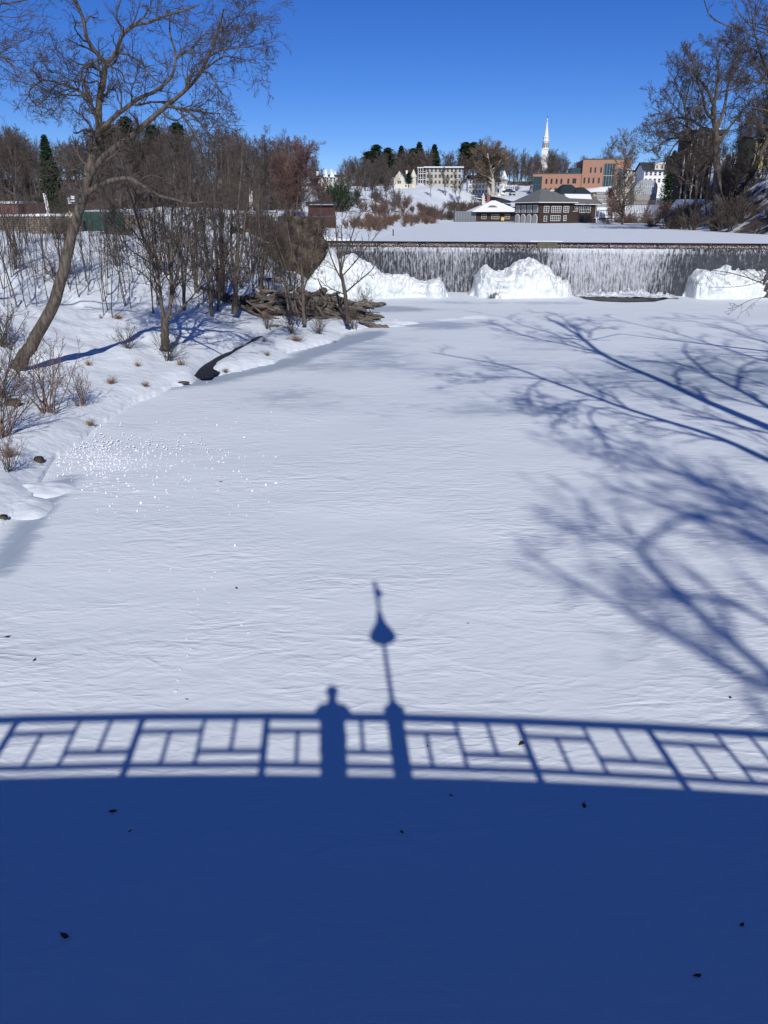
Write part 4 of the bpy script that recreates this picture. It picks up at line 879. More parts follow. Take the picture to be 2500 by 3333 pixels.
# ------------------------------------------------------------------ the person holding the phone
def person():
    zd=zt(0)-1.10; o=None
    J={}
    def v(x,y,z): return (x,y-.30,zd+z)
    pts=[('pelvis',v(0,0,.97),.155),('waist',v(0,0,1.12),.145),('chest',v(0,.01,1.32),.17),('neckb',v(0,.02,1.52),.11),('neck',v(0,.04,1.59),.08),('head0',v(0,.07,1.66),.078),('head1',v(0,.075,1.74),.092),('head2',v(0,.06,1.82),.07)]
    edges=[(i,i+1) for i in range(7)]
    def add(n,p,r,par): pts.append((n,p,r)); edges.append((par,len(pts)-1)); return len(pts)-1
    for s in (-1,1):
        h=add('hip',v(s*.1,0,.92),.115,0); k=add('knee',v(s*.12,.03,.5),.07,h); a=add('ankle',v(s*.13,-.01,.09),.048,k); add('toe',v(s*.15,.19,.04),.04,a)
        sh=add('shoulder',v(s*.20,.0,1.44),.085,2); el=add('elbow',v(s*.27,.12,1.20),.055,sh); wr=add('wrist',v(s*.085,.23,1.27),.032,el); add('palm',v(s*.062,.262,1.30),.036,wr)
    me=bpy.data.meshes.new('person'); me.from_pydata([p for _,p,_ in pts],edges,[]); me.update()
    o=link('person',me,mat('skin',(0.45,0.28,0.2),.6,.3)); md=o.modifiers.new('skin','SKIN'); md.use_smooth_shade=True
    for i,(_,_,r) in enumerate(pts): me.skin_vertices[0].data[i].radius=(r*(1.25 if i in(1,2) else 1),r*(.8 if i in (0,1,2) else 1))
    me.skin_vertices[0].data[0].use_root=True; o.modifiers.new('sub','SUBSURF').levels=2; o.modifiers['sub'].render_levels=2
    tag(o,'person in a long padded coat holding a phone, seen only as a shadow','person')
    # fingers, five on each hand, closed round the phone
    for s in (-1,1):
        for f in range(5):
            p2=[]; base=np.array(v(s*.06,.262,1.335-f*.021 if f<4 else 1.27)); 
            if f==4: seq=[(0,0,0),(-s*.012,.004,.02),(-s*.03,.008,.04)]; 
            else: seq=[(0,0,0),(-s*.006,.018,.004),(-s*.018,.026,.002),(-s*.034,.022,0)]
            for q in seq: p2.append(tuple(base+np.array(q)))
            fm=bpy.data.meshes.new('finger'); fm.from_pydata(p2,[(i,i+1) for i in range(len(p2)-1)],[]); fo=link('finger',fm,o.data.materials[0],o); mm=fo.modifiers.new('skin','SKIN')
            for i in range(len(p2)): fm.skin_vertices[0].data[i].radius=(.009-.0008*i,.009-.0008*i)
            fm.skin_vertices[0].data[0].use_root=True; fo.modifiers.new('sub','SUBSURF').render_levels=1
    # face and hair
    hd=np.array(v(0,.075,1.74)); sk=o.data.materials[0]
    mb=MB(); mb.lathe([(.002,.0),(.014,.004),(.018,.012),(.012,.03),(.003,.045)],tuple(hd+np.array([0,.086,-.03])),10); mb.build('nose',sk,o,smooth=True)
    for s in (-1,1):
        mb=MB(); mb.lathe([(.002,-.012),(.01,-.006),(.012,0),(.01,.006),(.002,.012)],tuple(hd+np.array([s*.032,.082,.012])),10); mb.build('eye',M['white_paint'],o,smooth=True)
        mb=MB(); mb.lathe([(.004,-.03),(.016,-.01),(.018,.012),(.006,.03)],tuple(hd+np.array([s*.092,0,0])),8); mb.build('ear',sk,o,smooth=True)
    mb=MB(); mb.box(-.025,.025,.0,.006,-.004,.004); mb.v=[tuple(np.array(q)+hd+np.array([0,.088,-.055])) for q in mb.v]; mb.build('mouth',mat('lips',(.35,.12,.1),.5,.3),o)
    mb=MB(); mb.lathe([(.1,-.02),(.107,.03),(.1,.07),(.075,.105),(.03,.125),(.002,.13)],tuple(hd+np.array([0,-.018,0])),20); mb.build('hair',mat('hair',(.04,.025,.02),.7,.3),o,smooth=True)
    # coat: sleeves and body follow the same skeleton, slightly wider
    cp=[pts[0],pts[1],pts[2],('nb',v(0,.015,1.55),.085)]; ce=[(0,1),(1,2),(2,3)]
    names=[n for n,_,_ in pts]; idx=[i for i,n in enumerate(names) if n=='shoulder']
    for i in idx:
        cp+= [pts[i],pts[i+1],('cuff',tuple(.85*np.array(pts[i+2][1])+.15*np.array(pts[i+1][1])),.04)]; b=len(cp)-3; ce+=[(2,b),(b,b+1),(b+1,b+2)]
    cp.append(('hip',v(0,0,.80),.19)); ce.append((0,len(cp)-1)); cp.append(('hem',v(0,0,.45),.21)); ce.append((len(cp)-2,len(cp)-1)); cp.append(('hem2',v(0,0,.06),.20)); ce.append((len(cp)-2,len(cp)-1))
    cm=bpy.data.meshes.new('coat'); cm.from_pydata([p for _,p,_ in cp],ce,[]); cobj=link('coat',cm,mat('coat',(.05,.06,.09),.8,.2),o); mm=cobj.modifiers.new('skin','SKIN')
    for i,(n,_,r) in enumerate(cp):
        g=r+.022; cm.skin_vertices[0].data[i].radius=(g*(1.15 if i in (0,1,2) else 1),g*(.85 if i in(0,1,2) else 1))
    cm.skin_vertices[0].data[0].use_root=True; cobj.modifiers.new('sub','SUBSURF').render_levels=2
    tr=bpy.data.meshes.new('trousers'); tv=[v(0,0,.95)]; te=[]
    for s in (-1,1):
        b=len(tv); tv+=[v(s*.1,0,.90),v(s*.12,.03,.5),v(s*.13,-.01,.12)]; te+=[(0,b),(b,b+1),(b+1,b+2)]
    tr.from_pydata(tv,te,[]); tob=link('trousers',tr,mat('denim',(.03,.04,.07),.9,.1),o); tob.modifiers.new('skin','SKIN')
    for i in range(len(tv)): tr.skin_vertices[0].data[i].radius=((.15,.13,.09,.075)[0 if i==0 else (i-1)%3+1],)*2
    tr.skin_vertices[0].data[0].use_root=True; tob.modifiers.new('sub','SUBSURF').render_levels=1
    # the phone, its lens just at the viewpoint
    mb=MB(); mb.box(-.016,.058,-.009,0,-.135,.016); ph=mb.build('phone',M['dark_metal'],None,(0,-.014,H+.0),bevel=.003); ph.rotation_euler=(-PITCH,0,0); tag(ph,'dark phone held up in both hands by the person on the bridge','phone')
person()
# ------------------------------------------------------------------ buildings
def S(D): return D/2684.0, D/2881.0        # metres per source pixel across / up at distance D
def window(b,x0,x1,z0,z1,y,frame=None,glass=None,nx=2,nz=2,d=.08,fw=.09,parent=None,name='window'):
    """window on a wall facing -y at y; frame with bars, pane behind"""
    m=MB(); m.box(x0,x1,y-d,y+.02,z1-fw,z1); m.box(x0,x1,y-d,y+.02,z0,z0+fw); m.box(x0,x0+fw,y-d,y+.02,z0+fw,z1-fw); m.box(x1-fw,x1,y-d,y+.02,z0+fw,z1-fw)
    for i in range(1,nx):
        x=x0+(x1-x0)*i/nx; m.box(x-.035,x+.035,y-d+.01,y+.01,z0+fw,z1-fw)
    for i in range(1,nz):
        z=z0+(z1-z0)*i/nz; m.box(x0+fw,x1-fw,y-d+.02,y,z-.03,z+.03)
    f=m.build(name,frame or M['white_paint'],b); m=MB(); m.box(x0+fw*.6,x1-fw*.6,y-.03,y-.012,z0+fw*.6,z1-fw*.6); m.build('pane',glass or M['glass'],f); return f
def wall_box(b,x0,x1,y0,y1,z0,z1,m,name='wall'):
    k=MB(); k.box(x0,x1,y0,y1,z0,z1); return k.build(name,m,b)
def hip(b,x0,x1,y0,y1,z,h,m,ov=.6,ridge=None,name='roof',th=.18):
    x0-=ov;x1+=ov;y0-=ov;y1+=ov; w,d=x1-x0,y1-y0; cx_,cy_=(x0+x1)/2,(y0+y1)/2
    if ridge is None: ridge=max(w-d,0)*.9
    a,c=cx_-ridge/2,cx_+ridge/2; k=MB()
    k.add([(x0,y0,z),(x1,y0,z),(x1,y1,z),(x0,y1,z),(x0,y0,z+th),(x1,y0,z+th),(x1,y1,z+th),(x0,y1,z+th),(a,cy_-.05,z+h),(c,cy_-.05,z+h),(c,cy_+.05,z+h),(a,cy_+.05,z+h)],
      [(3,2,1,0),(0,1,5,4),(1,2,6,5),(2,3,7,6),(3,0,4,7),(4,5,9,8),(5,6,10,9),(6,7,11,10),(7,4,8,11),(8,9,10,11)])
    return k.build(name,m,b)
def gable(b,x0,x1,y0,y1,z,h,m,ov=.5,along='x',name='roof',th=.2):
    k=MB()
    if along=='x':
        cy_=(y0+y1)/2; k.prismx([(y0-ov,z-.1),(cy_,z+h),(y1+ov,z-.1),(y1+ov,z-.1+th),(cy_,z+h+th),(y0-ov,z-.1+th)],x0-ov,x1+ov)
    else:
        cx_=(x0+x1)/2; k.prism([(x0-ov,z-.1),(cx_,z+h),(x1+ov,z-.1),(x1+ov,z-.1+th),(cx_,z+h+th),(x0-ov,z-.1+th)],y0-ov,y1+ov)
    return k.build(name,m,b)
def gable_wall(b,x0,x1,y,z,h,m,t=.2):
    k=MB(); k.prism([(x0,z),(x1,z),((x0+x1)/2,z+h-.05)],y,y+t); return k.build('gable_wall',m,b)
def chimney(b,x,y,z0,z1,w=.8,m=None):
    k=MB(); k.box(x-w/2,x+w/2,y-w/2,y+w/2,z0,z1-.2); k.box(x-w/2-.08,x+w/2+.08,y-w/2-.08,y+w/2+.08,z1-.198,z1); return k.build('chimney',m or M['white_paint'],b)
# --- big brown boathouse
def boathouse():
    c=up(1752,727,PZ); D=c[1]; b=empty('boathouse',(c[0],c[1],PZ),math.radians(25),'large two storey dark brown boathouse with grey hipped roof at the pond edge','boathouse')
    W,DD,hh=11.2,11.6,5.2; sh=M['brown_shingle']
    wall_box(b,0,W,0,DD,-.3,hh,sh); hip(b,0,W,0,DD,hh,3.6,M['grey_roof'],.9,2.5)
    k=MB(); k.box(-.95,W+.95,-.95,-.85,hh-.02,hh+.16); k.box(-.95,-.85,-.84,DD+.9,hh-.02,hh+.16); k.build('fascia',M['white_paint'],b)
    # front windows (two rows)
    for x0,x1,nx in ((1.5,3.2,2),(4.0,7.2,5),(8.0,9.8,3)): window(b,x0,x1,2.75,4.35,-.002,nx=nx,nz=3)
    for x0,x1,nx,z0 in ((1.7,2.7,1,.5),(3.9,7.1,5,.6),(8.2,9.2,2,.6)): window(b,x0,x1,z0,z0+1.4,-.002,nx=nx,nz=2)
    # left face: panes above, arched doors below
    lf=empty('arcade',(0,0,0),-math.pi/2); lf.parent=b; lf.location=(0,DD,0)
    for i in range(4):
        y0=.5+i*2.8
        k=MB(); k.box(y0,y0+2.2,-.10,-.004,2.7,4.6); f=k.build('window',M['cream_paint'],lf)
        k=MB();
        for q in range(2): k.box(y0+.12+q*1.0,y0+1.06+q*1.0,-.13,-.102,2.85,4.45)
        k.build('pane',mat('pale_glass',(.22,.24,.25),.15,.6) if i==0 else bpy.data.materials['pale_glass'],f)
        pts=[(y0,0),(y0+2.2,0)]+[(y0+1.1+1.1*math.cos(t),1.35+1.0*math.sin(t)) for t in np.linspace(0,math.pi,13)]
        k=MB(); k.prism(pts,-.10,-.004); dd=k.build('arched_door',M['white_paint'],lf)
        pts=[(y0+.14,.1),(y0+2.06,.1)]+[(y0+1.1+.96*math.cos(t),1.35+.86*math.sin(t)) for t in np.linspace(0,math.pi,13)]
        k=MB(); k.prism(pts,-.13,-.102); k.build('panel',mat('door_grey',(.33,.33,.32),.7,.2) if i==0 else bpy.data.materials['door_grey'],dd)
    # small lit gable and snow patch on the roof
    k=MB(); k.prism([(-.9,0),(.9,0),(0,.9)],-.1,0); o=k.build('roof_gable',M['cream_paint'],b,(W*.62,DD*.5-1.2,hh+2.65))
    k=MB(); k.lathe([(.5,0),(.42,.08),(.1,.14)],n=10); o=k.build('snow_patch',M['snow_cap'],b,(W*.32,1.5,hh+1.15)); o.rotation_euler=(math.radians(32),0,0)
    # right wing
    wall_box(b,W+.003,W+9.5,1.5,9,-.2,4.9,sh,'wing_wall'); gable(b,W,W+9.8,1.5,9,5.0,2.2,M['grey_roof'],.7,'x','wing_roof')
    k=MB(); k.add([(W+.2,3.4,6.35),(W+8.6,3.0,6.1),(W+9.6,5.2,7.45),(W+.6,5.2,7.45)],[(0,1,2,3)]); o=k.build('roof_snow',M['snow_cap'],b); mm=o.modifiers.new('s','SOLIDIFY'); mm.thickness=.14; mm.offset=1
    k=MB(); k.box(W-.1,W+10.2,.72,.82,4.75,4.92); k.build('wing_fascia',M['white_paint'],b)
    window(b,W+1.0,W+2.8,3.0,4.4,1.498,nx=3,nz=2); window(b,W+3.4,W+7.2,2.7,4.4,1.498,nx=6,nz=2)
    k=MB(); k.box(W+3.4,W+6.8,1.40,1.497,.1,2.0); k.build('opening',M['glass'],b)
    k=MB(); k.box(W+8.6,W+10.0,.9,2.4,1.2,1.35); k.box(W+8.6,W+8.7,.9,1.0,1.35,4.8); k.box(W+9.9,W+10,.9,1.0,1.35,4.8); k.build('balcony',M['white_paint'],b)
boathouse()
def hut():
    c=up(1549,721.5,PZ); D=c[1]; mh,mv=S(D); b=empty('pond_pavilion',(c[0],c[1],PZ),math.radians(4),'low brown pavilion with snow covered hipped roof, cupola and chimney by the pond','pavilion')
    W=130*mh; hh=2.9; wall_box(b,0,W,0,9,0,hh,M['brown_shingle']); hip(b,0,W,0,9,hh,3.4,M['snow_cap'],1.5,1.2); hip(b,0,W,0,9,hh-.16,1,M['dark_roof'],1.55,8,'eave')
    for x0,x1,nx in ((1.7,3.3,3),(4.9,7.4,5),(9.2,10.8,3)): window(b,x0,x1,.8,2.2,-.002,nx=nx,nz=2,frame=M['cream_paint'])
    k=MB(); k.box(4.2,6.4,.9,2.4,hh+.55,hh+1.35); f=k.build('dormer',M['brown_shingle'],b); k=MB(); k.prism([(3.7,0),(6.9,0),(5.9,.55),(4.7,.55)],.5,3.2); o=k.build('dormer_roof',M['grey_roof'],f,(0,0,hh+1.36))
    window(f,4.5,6.1,hh+.7,hh+1.25,.9,nx=4,nz=1,frame=M['cream_paint'],fw=.06)
    chimney(b,4.5,4.4,hh+2.6,hh+5.1,1.0,M['red_brick'])
    k=MB(); k.box(2.5,3.3,4,4.8,hh+2.2,hh+4.3); k.lathe([(.65,0),(.35,.5),(.05,1.3)],(2.9,4.4,hh+4.3),4); k.build('cupola',M['cream_paint'],b)
    # glazed porch on the left
    m=MB();
    for i in range(8): m.box(-6.6+i*.9,-6.5+i*.9,-.2,-.1,-.05,3.0)
    m.box(-6.6,0,-.2,-.1,2.9,3.05); m.box(-6.6,0,-.2,-.1,1.0,1.06); m.box(-6.7,-6.6,-.2,3,0,3.6); m.box(-2.2,-2.1,-.2,-.1,2.9,3.9); m.build('porch_frame',M['concrete'],b)
    m=MB(); m.box(-6.5,0,-.12,-.10,0,2.9); m.build('porch_glass',mat('porch_glass',(.16,.18,.2),.2,.6),b)
    m=MB(); m.box(-7,6.5,-1.2,0,-.1,.12); m.build('dock',M['dark_metal'],b)
    yb=MB(); yb.box(0,.95,0,.7,0,.95); yb.box(-.04,.99,-.04,.74,.951,1.03)
    tag(yb.build('storage_box',mat('yellow_plastic',(.62,.45,.12),.5,.3),None,tuple(at(1631,718,D-1.2)-[0,0,.0]),bevel=.03),'small yellow box in front of the low brown pavilion','box')
hut()
# --- brick college building
def brick():
    D=330; mh,mv=S(D); p=at(1732,625,D); z0=p[2]-3; b=empty('brick_building',(p[0],p[1],z0),math.radians(-6),'large orange brick building with dark glass corners on the hill','building')
    br=M['orange_brick']; X=lambda px:(px-1732)*mh; Z=lambda py:(625-py)*mv+3
    wall_box(b,X(1761),X(1885),0,16,0,Z(568),br,'lower_wall'); 
    m=MB(); m.box(X(1734),X(1761)-.003,.15,16,0,Z(575)); m.build('glass_corner',M['teal_glass'],b)
    wall_box(b,X(1732),X(1761)-.003,0,.6,Z(576),Z(568),br,'lintel')
    m=MB()
    for i in range(4): m.box(X(1734)+i*1.05,X(1734)+i*1.05+.1,.02,.14,0,Z(577))
    m.box(X(1734),X(1761)-.01,.02,.14,Z(602),Z(600)); m.build('mullion',M['white_paint'] if 0 else M['dark_metal'],b)
    wall_box(b,X(1885)+.003,X(2034),-.6,20,0,Z(524),br,'upper_wall')
    wall_box(b,X(1730),X(2036),-.7,20,-8,-.003,M['concrete'],'base')
    m=MB(); m.box(X(1951),X(1986),-.78,-.603,Z(612),Z(537)); m.build('glass_corner',M['teal_glass'],b)
    m=MB()
    for i in range(5): m.box(X(1952)+i*1.0,X(1952)+i*1.0+.09,-.88,-.785,Z(612),Z(537))
    m.box(X(1951),X(1986),-.88,-.785,Z(575),Z(573)); m.build('mullion',mat('pale_mullion',(.35,.38,.38),.5,.3),b)
    dk=M['dark_metal']
    for px in (1772,1788,1804,1819,1841): window(b,X(px),X(px+6.5),Z(599),Z(583),-.002,frame=dk,nx=1,nz=1)
    window(b,X(1857),X(1869),Z(598),Z(582),-.002,frame=dk,nx=2,nz=1)
    for px in (1771,1787,1802): window(b,X(px),X(px+6.5),Z(625),Z(612),-.002,frame=dk,nx=1,nz=1)
    for px in (1908,1922,1940): window(b,X(px),X(px+5.5),Z(565),Z(548),-.602,frame=dk,nx=1,nz=1)
    for px in (1891,1905,1919,1936): window(b,X(px),X(px+5.5),Z(598),Z(580),-.602,frame=dk,nx=1,nz=1)
    m=MB(); m.box(X(1850),X(1897),1.5,9,Z(568),Z(551)); m.build('roof_lantern',M['teal_glass'],b)
    m=MB(); m.box(X(1849),X(1898),1.3,9.2,Z(551)+.003,Z(549)); m.build('lantern_roof',dk,b)
    m=MB(); m.box(X(1911),X(1940),4,9,Z(524)+.003,Z(520)); m.build('roof_box',M['white_paint'],b)
    m=MB(); m.box(X(1885),X(2036),-.75,-.5,Z(524)+.003,Z(523)+.2); m.box(X(1731),X(1885)-.01,-.12,.2,Z(568)+.003,Z(567)+.2); m.build('coping',M['dark_metal'],b)
brick()
def darkroof():
    D=300; mh,mv=S(D); p=at(1825,660,D); z0=p[2]; b=empty('dark_roofed_building',(p[0],p[1],z0),math.radians(8),'low building with steep dark green roofs in front of the brick building','building')
    X=lambda px:(px-1825)*mh; Z=lambda py:(660-py)*mv
    wall_box(b,X(1832),X(1935),2,12,-4,Z(638),M['brown_shingle'])
    hip(b,X(1832),X(1897),2,12,Z(634),(634-599)*mv,M['green_roof'],1,3.5)
    hip(b,X(1868),X(1935),-1,9,Z(645),(645-609)*mv,M['green_roof'],1,2.5,'roof')
    wall_box(b,X(1868),X(1935),-.5,2,-4,Z(645),M['brown_shingle'],'wall')
darkroof()
def church():
    D=450; mh,mv=S(D); p=at(1766,620,D); b=empty('church',(p[0],p[1],p[2]),math.radians(-12),'white church with a tall pointed steeple rising above the trees','church')
    Z=lambda py:(620-py)*mv; wp=M['white_paint']
    w=9*mh
    m=MB(); m.box(-10.5*mh,10.5*mh,-10.5*mh,10.5*mh,-3,Z(492)); t=m.build('tower',wp,b)
    m=MB(); m.box(-11.5*mh,11.5*mh,-11.5*mh,11.5*mh,Z(492)+.002,Z(489)); m.build('cornice',wp,b)
    m=MB(); n=8
    m.lathe([(9.6*mh,Z(489)+.003),(9.4*mh,Z(468)),(10.6*mh,Z(467)),(10.6*mh,Z(464)),(9.4*mh,Z(463)),(9.2*mh,Z(456)),(10*mh,Z(455)),(10*mh,Z(453)),(7.6*mh,Z(452))],n=8); m.build('belfry',wp,b)
    m=MB(); m.lathe([(7.4*mh,Z(452)+.003),(.9*mh,Z(403)),(1.8*mh,Z(402)),(1.6*mh,Z(399)),(.2*mh,Z(396))],n=8); m.build('spire',wp,b)
    m=MB(); m.bar((0,0,Z(396)),(0,0,Z(388)),.06); m.box(-.5,.5,-.03,.03,Z(391),Z(390)); m.build('weather_vane',M['dark_metal'],b)
    # louvred openings
    for i in range(8):
        a=(i+.5)*math.pi/4; m=MB(); m.box(-.5,.5,-.02,.02,Z(486),Z(471)); o=m.build('louvre',M['concrete'],b); o.rotation_euler=(0,0,a+math.pi/2); o.location=(9.05*mh*math.cos(a),9.05*mh*math.sin(a),0)
    wall_box(b,-26*mh,-10.5*mh-.01,-6,22,-3,Z(560),wp,'nave_wall'); gable(b,-27*mh,-9*mh,-6,22,Z(560),4.5,M['dark_roof'],.3,'y','nave_roof'); gable_wall(b,-26*mh,-10.5*mh,-6.2,Z(560),4.2,wp)
    for i in range(2): window(b,(-24+7*i)*mh,(-21+7*i)*mh,Z(600),Z(575),-6.002,nx=1,nz=3)
    wall_box(b,10.5*mh+.01,40*mh,-4,18,-3,Z(560),M['grey_clap'],'nave_wall'); gable(b,10*mh,40*mh,-4,18,Z(560),4,M['dark_roof'],.3,'x','nave_roof')
church()
def house(name,px0,px1,pyb,pyeave,pyridge,D,label,wm,rm,rows,cols,depth=10,along='x',rot=0,chim=(),ww=.9,wh=1.5,frame=None,ext=None,ov=.5,hiproof=False,cat='house',sink=4):
    mh,mv=S(D); p=at(px0,pyb,D); b=empty(name,tuple(p),math.radians(rot),label,cat); W=(px1-px0)*mh; he=(pyb-pyeave)*mv; hr=(pyeave-pyridge)*mv
    wall_box(b,0,W,0,depth,-sink,he,wm)
    if hiproof: hip(b,0,W,0,depth,he,hr,rm,ov)
    else:
        gable(b,0,W,0,depth,he,hr,rm,ov,along)
        if along=='y': gable_wall(b,0,W,-.02,he,hr,wm)
        else:
            for xx in (0,W-.2):
                k=MB(); k.prismx([(0,he),(depth,he),(depth/2,he+hr-.05)],xx,xx+.2); k.build('gable_wall',wm,b)
    rh=he/rows
    for r in range(rows):
        for c in range(cols):
            x=W*(c+.5)/cols; z=rh*r+rh*.25; window(b,x-ww/2,x+ww/2,z,z+min(wh,rh*.62),-.002,frame=frame or M['white_paint'],nx=1,nz=2)
    for cx_,cy_,ch in chim: chimney(b,W*cx_,depth*cy_,he,he+hr+ch)
    return b,W,he,hr,mh,mv
wh_,W,he,hr,mh,mv=house('white_house',1524,1598,632,585,572,350,'three storey white house with dark roof below the pale sycamore','' or M['white_paint'],M['dark_roof'],3,7,9,ww=.8)
gable_wall(wh_,W*.70,W*.98,-.5,he,2.6,M['white_paint'],.5); gable(wh_,W*.70,W*.98,-.6,4.5,he,2.6,M['dark_roof'],.25,'y','cross_roof'); window(wh_,W*.79,W*.89,he-.2,he+1.0,-.52,nx=2,nz=1)
b_,W2,he2,_,_,_=house('white_house',1603,1640,632,592,580,352,'white house with a pointed corner turret and porch right of the sycamore',M['white_paint'],M['dark_roof'],2,3,9,ww=.9)
m=MB(); m.lathe([(1.6,0),(1.6,he2+.5),(2.0,he2+.51),(.05,he2+4.4)],(W2*.95,.4,0),10); m.build('turret',M['white_paint'],b_)
m=MB(); 
for i in range(5): m.box(W2+.3+i*.9,W2+.5+i*.9,-2.2,-2.0,-1,3)
m.box(W2,W2+4.2,-2.3,1,3.0,3.25); m.build('porch',M['white_paint'],b_)
# four storey pale apartment house
ab,W,he,hr,mh,mv=house('apartment_house',1385,1500,622,548,544,385,'four storey pale apartment house with flat snowy roof on the hill',M['grey_clap'],M['dark_roof'],4,9,14,hiproof=True,ov=1.0,frame=M['grey_clap'],ww=1.1,wh=1.9,cat='apartment house')
m=MB(); m.box(-1.0,W+.8,-1.1,-.9,he+.0,he+.45); m.build('roof_snow',M['snow_cap'],ab)
m=MB()
for r in range(4): m.box(-3.6,-.01,.5,5,he*r/4,he*r/4+.2); 
for i in range(3):m.box(-3.6+1.1*i,-3.4+1.1*i,.5,.7,0,he)
for r in range(4): m.box(-3.6,-.01,.5,.58,he*r/4+.9,he*r/4+1.0)
m.box(-4,-.01,.2,5,he+.01,he+.3); m.build('porch_stack',M['white_paint'],ab)
pm,W,he,hr,mh,mv=house('gabled_mansion',1290,1352,612,585,566,372,'cream mansion with dark roof, front gable and corner turret, left of the apartment house',M['cream_paint'],M['dark_roof'],2,7,10,frame=M['white_paint'],cat='mansion',chim=((.55,.5,1.5),))
gable_wall(pm,-1,3.6,-1.2,he,3.2,M['cream_paint'],.3); gable(pm,-1,3.6,-1.3,5,he,3.2,M['snow_cap'],.2,'y','cross_roof'); wall_box(pm,-1,3.6,-1.2,-.01,-4,he,M['cream_paint'],'bay_wall'); window(pm,.4,2.2,he-1.8,he-.4,-1.202)
m=MB(); m.lathe([(1.3,0),(1.3,he+1),(1.6,he+1.01),(.05,he+4.2)],(W-1,-.2,0),10); m.build('turret',M['cream_paint'],pm)
mm_,W,he,hr,mh,mv=house('chimneyed_mansion',1026,1130,622,576,566,300,'pale stone mansion with four tall white chimneys behind the pond shore',M['grey_clap'],M['dark_roof'],2,9,13,hiproof=True,frame=M['white_paint'],cat='mansion',ww=.8,wh=1.8,chim=((.06,.4,.9),(.33,.35,1.6),(.50,.35,1.6),(.60,.5,1.0)))
gable_wall(mm_,W*.26,W*.42,-.6,he-.2,2.6,M['white_paint'],.5); gable_wall(mm_,W*.46,W*.62,-.6,he-.2,2.0,M['snow_cap'],.5)
hs_=house('storage_house',1235,1286,600,590,578,420,'small grey roofed house among dark trees left of the cream mansion',M['grey_clap'],M['concrete'],1,3,8)
gb=house('garage',1136,1162,645,628,624,290,'small pale garage behind the bare trees of the left pond shore',M['grey_clap'],M['snow_cap'],1,1,6,cat='garage',ww=1.6)
# right side house with gable, greenhouse
rh_,W,he,hr,mh,mv=house('white_house',2093,2165,600,556,530,262,'white house with dark roof and snowy dormer on the right hill',M['white_paint'],M['dark_roof'],2,5,9,ww=.9)
wall_box(rh_,W+.01,W+4.4,-1.5,8,-4,he,M['white_paint'],'wing_wall'); gable_wall(rh_,W-.2,W+4.7,-1.5,he,4.3,M['white_paint']); gable(rh_,W-.2,W+4.7,-1.7,8,he,4.3,M['dark_roof'],.3,'y','wing_roof'); window(rh_,W+1.7,W+3,he+.6,he+1.8,-1.502); window(rh_,W+.8,W+3.6,he-2.4,he-.9,-1.502,nx=3)
wall_box(rh_,W*.43,W*.85,-.4,3,he+.1,he+1.9,M['cream_paint'],'dormer'); wall_box(rh_,W*.41,W*.87,-.6,3.2,he+1.903,he+2.2,M['snow_cap'],'dormer_snow'); window(rh_,W*.47,W*.57,he+.5,he+1.5,-.402,nx=1); window(rh_,W*.7,W*.8,he+.5,he+1.5,-.402,nx=1)
h2=house('pale_house',2030,2062,590,553,549,285,'pale cream house between the brick building and the white gabled house',M['cream_paint'],M['snow_cap'],2,3,8)
def greenhouse():
    D=250; mh,mv=S(D); p=at(2065,632,D); b=empty('greenhouse',tuple(p),0,'low glass greenhouse with curved roof below the white gabled house','greenhouse'); W=72*mh
    gl=mat('greenhouse_glass',(.30,.34,.36),.15,.7); prof=[(0,0),(W,0),(W,2.2)]+[(W/2+W/2*math.cos(t),2.2+1.9*math.sin(t)) for t in np.linspace(0,math.pi,12)]+[(0,2.2)]
    m=MB(); m.prism(prof,0,5); m.build('glazing',gl,b); m=MB()
    for i in range(12): x=W*i/11; zt_=2.2+1.9*math.sqrt(max(0,1-((x-W/2)/(W/2))**2)); m.box(x-.04,x+.04,-.06,-.005,0,zt_)
    m.box(0,W,-.07,-.006,2.15,2.25); m.build('frame',M['white_paint'],b); m=MB(); m.box(0,W,-.1,5,-3,-.01); m.build('base_wall',M['concrete'],b)
greenhouse()
def stilts():
    D=170; mh,mv=S(D); p=at(2215,560,D); b=empty('hillside_building',tuple(p),math.radians(-10),'dark flat roofed building on tall posts among the trees of the right hill','building'); W=100*mh; Z=lambda py:(560-py)*mv
    m=MB(); m.box(-.8,W+1,-1.5,9,Z(447),Z(432)); m.build('roof',M['dark_roof'],b); m=MB(); m.box(.2,W-.2,1,8,-5,Z(447)-.003); m.build('wall',M['brown_shingle'],b)
    for i in range(7):
        m=MB(); x=.2+i*W/6.3; m.box(x,x+.28,-1.1,-.85,-5,Z(447)-.003); m.build('post',M['concrete'],b)
    m=MB(); m.box(W*.42,W*.72,0,3,Z(432)+.003,Z(424)); m.build('roof_vent',M['white_paint'],b)
    window(b,W*.1,W*.8,Z(470),Z(455),.998,nx=7,nz=1,frame=M['dark_metal'])
    m=MB(); m.box(-.5,W,-1.3,6,Z(432)+.004,Z(429.5)); m.build('roof_snow',M['snow_cap'],b)
stilts()
sb=house('yellow_house',2452,2560,520,455,447,165,'tall yellowish house with snowy eave behind the trees at the right edge',mat('pale_yellow',(.50,.44,.20),.8,.2),M['dark_roof'],3,4,8,ww=1.0,wh=1.5)
m=MB(); m.box(-.8,8,-.9,-.5,(520-457)*165/2881,(520-450)*165/2881); m.build('eave_snow',M['snow_cap'],sb[0])
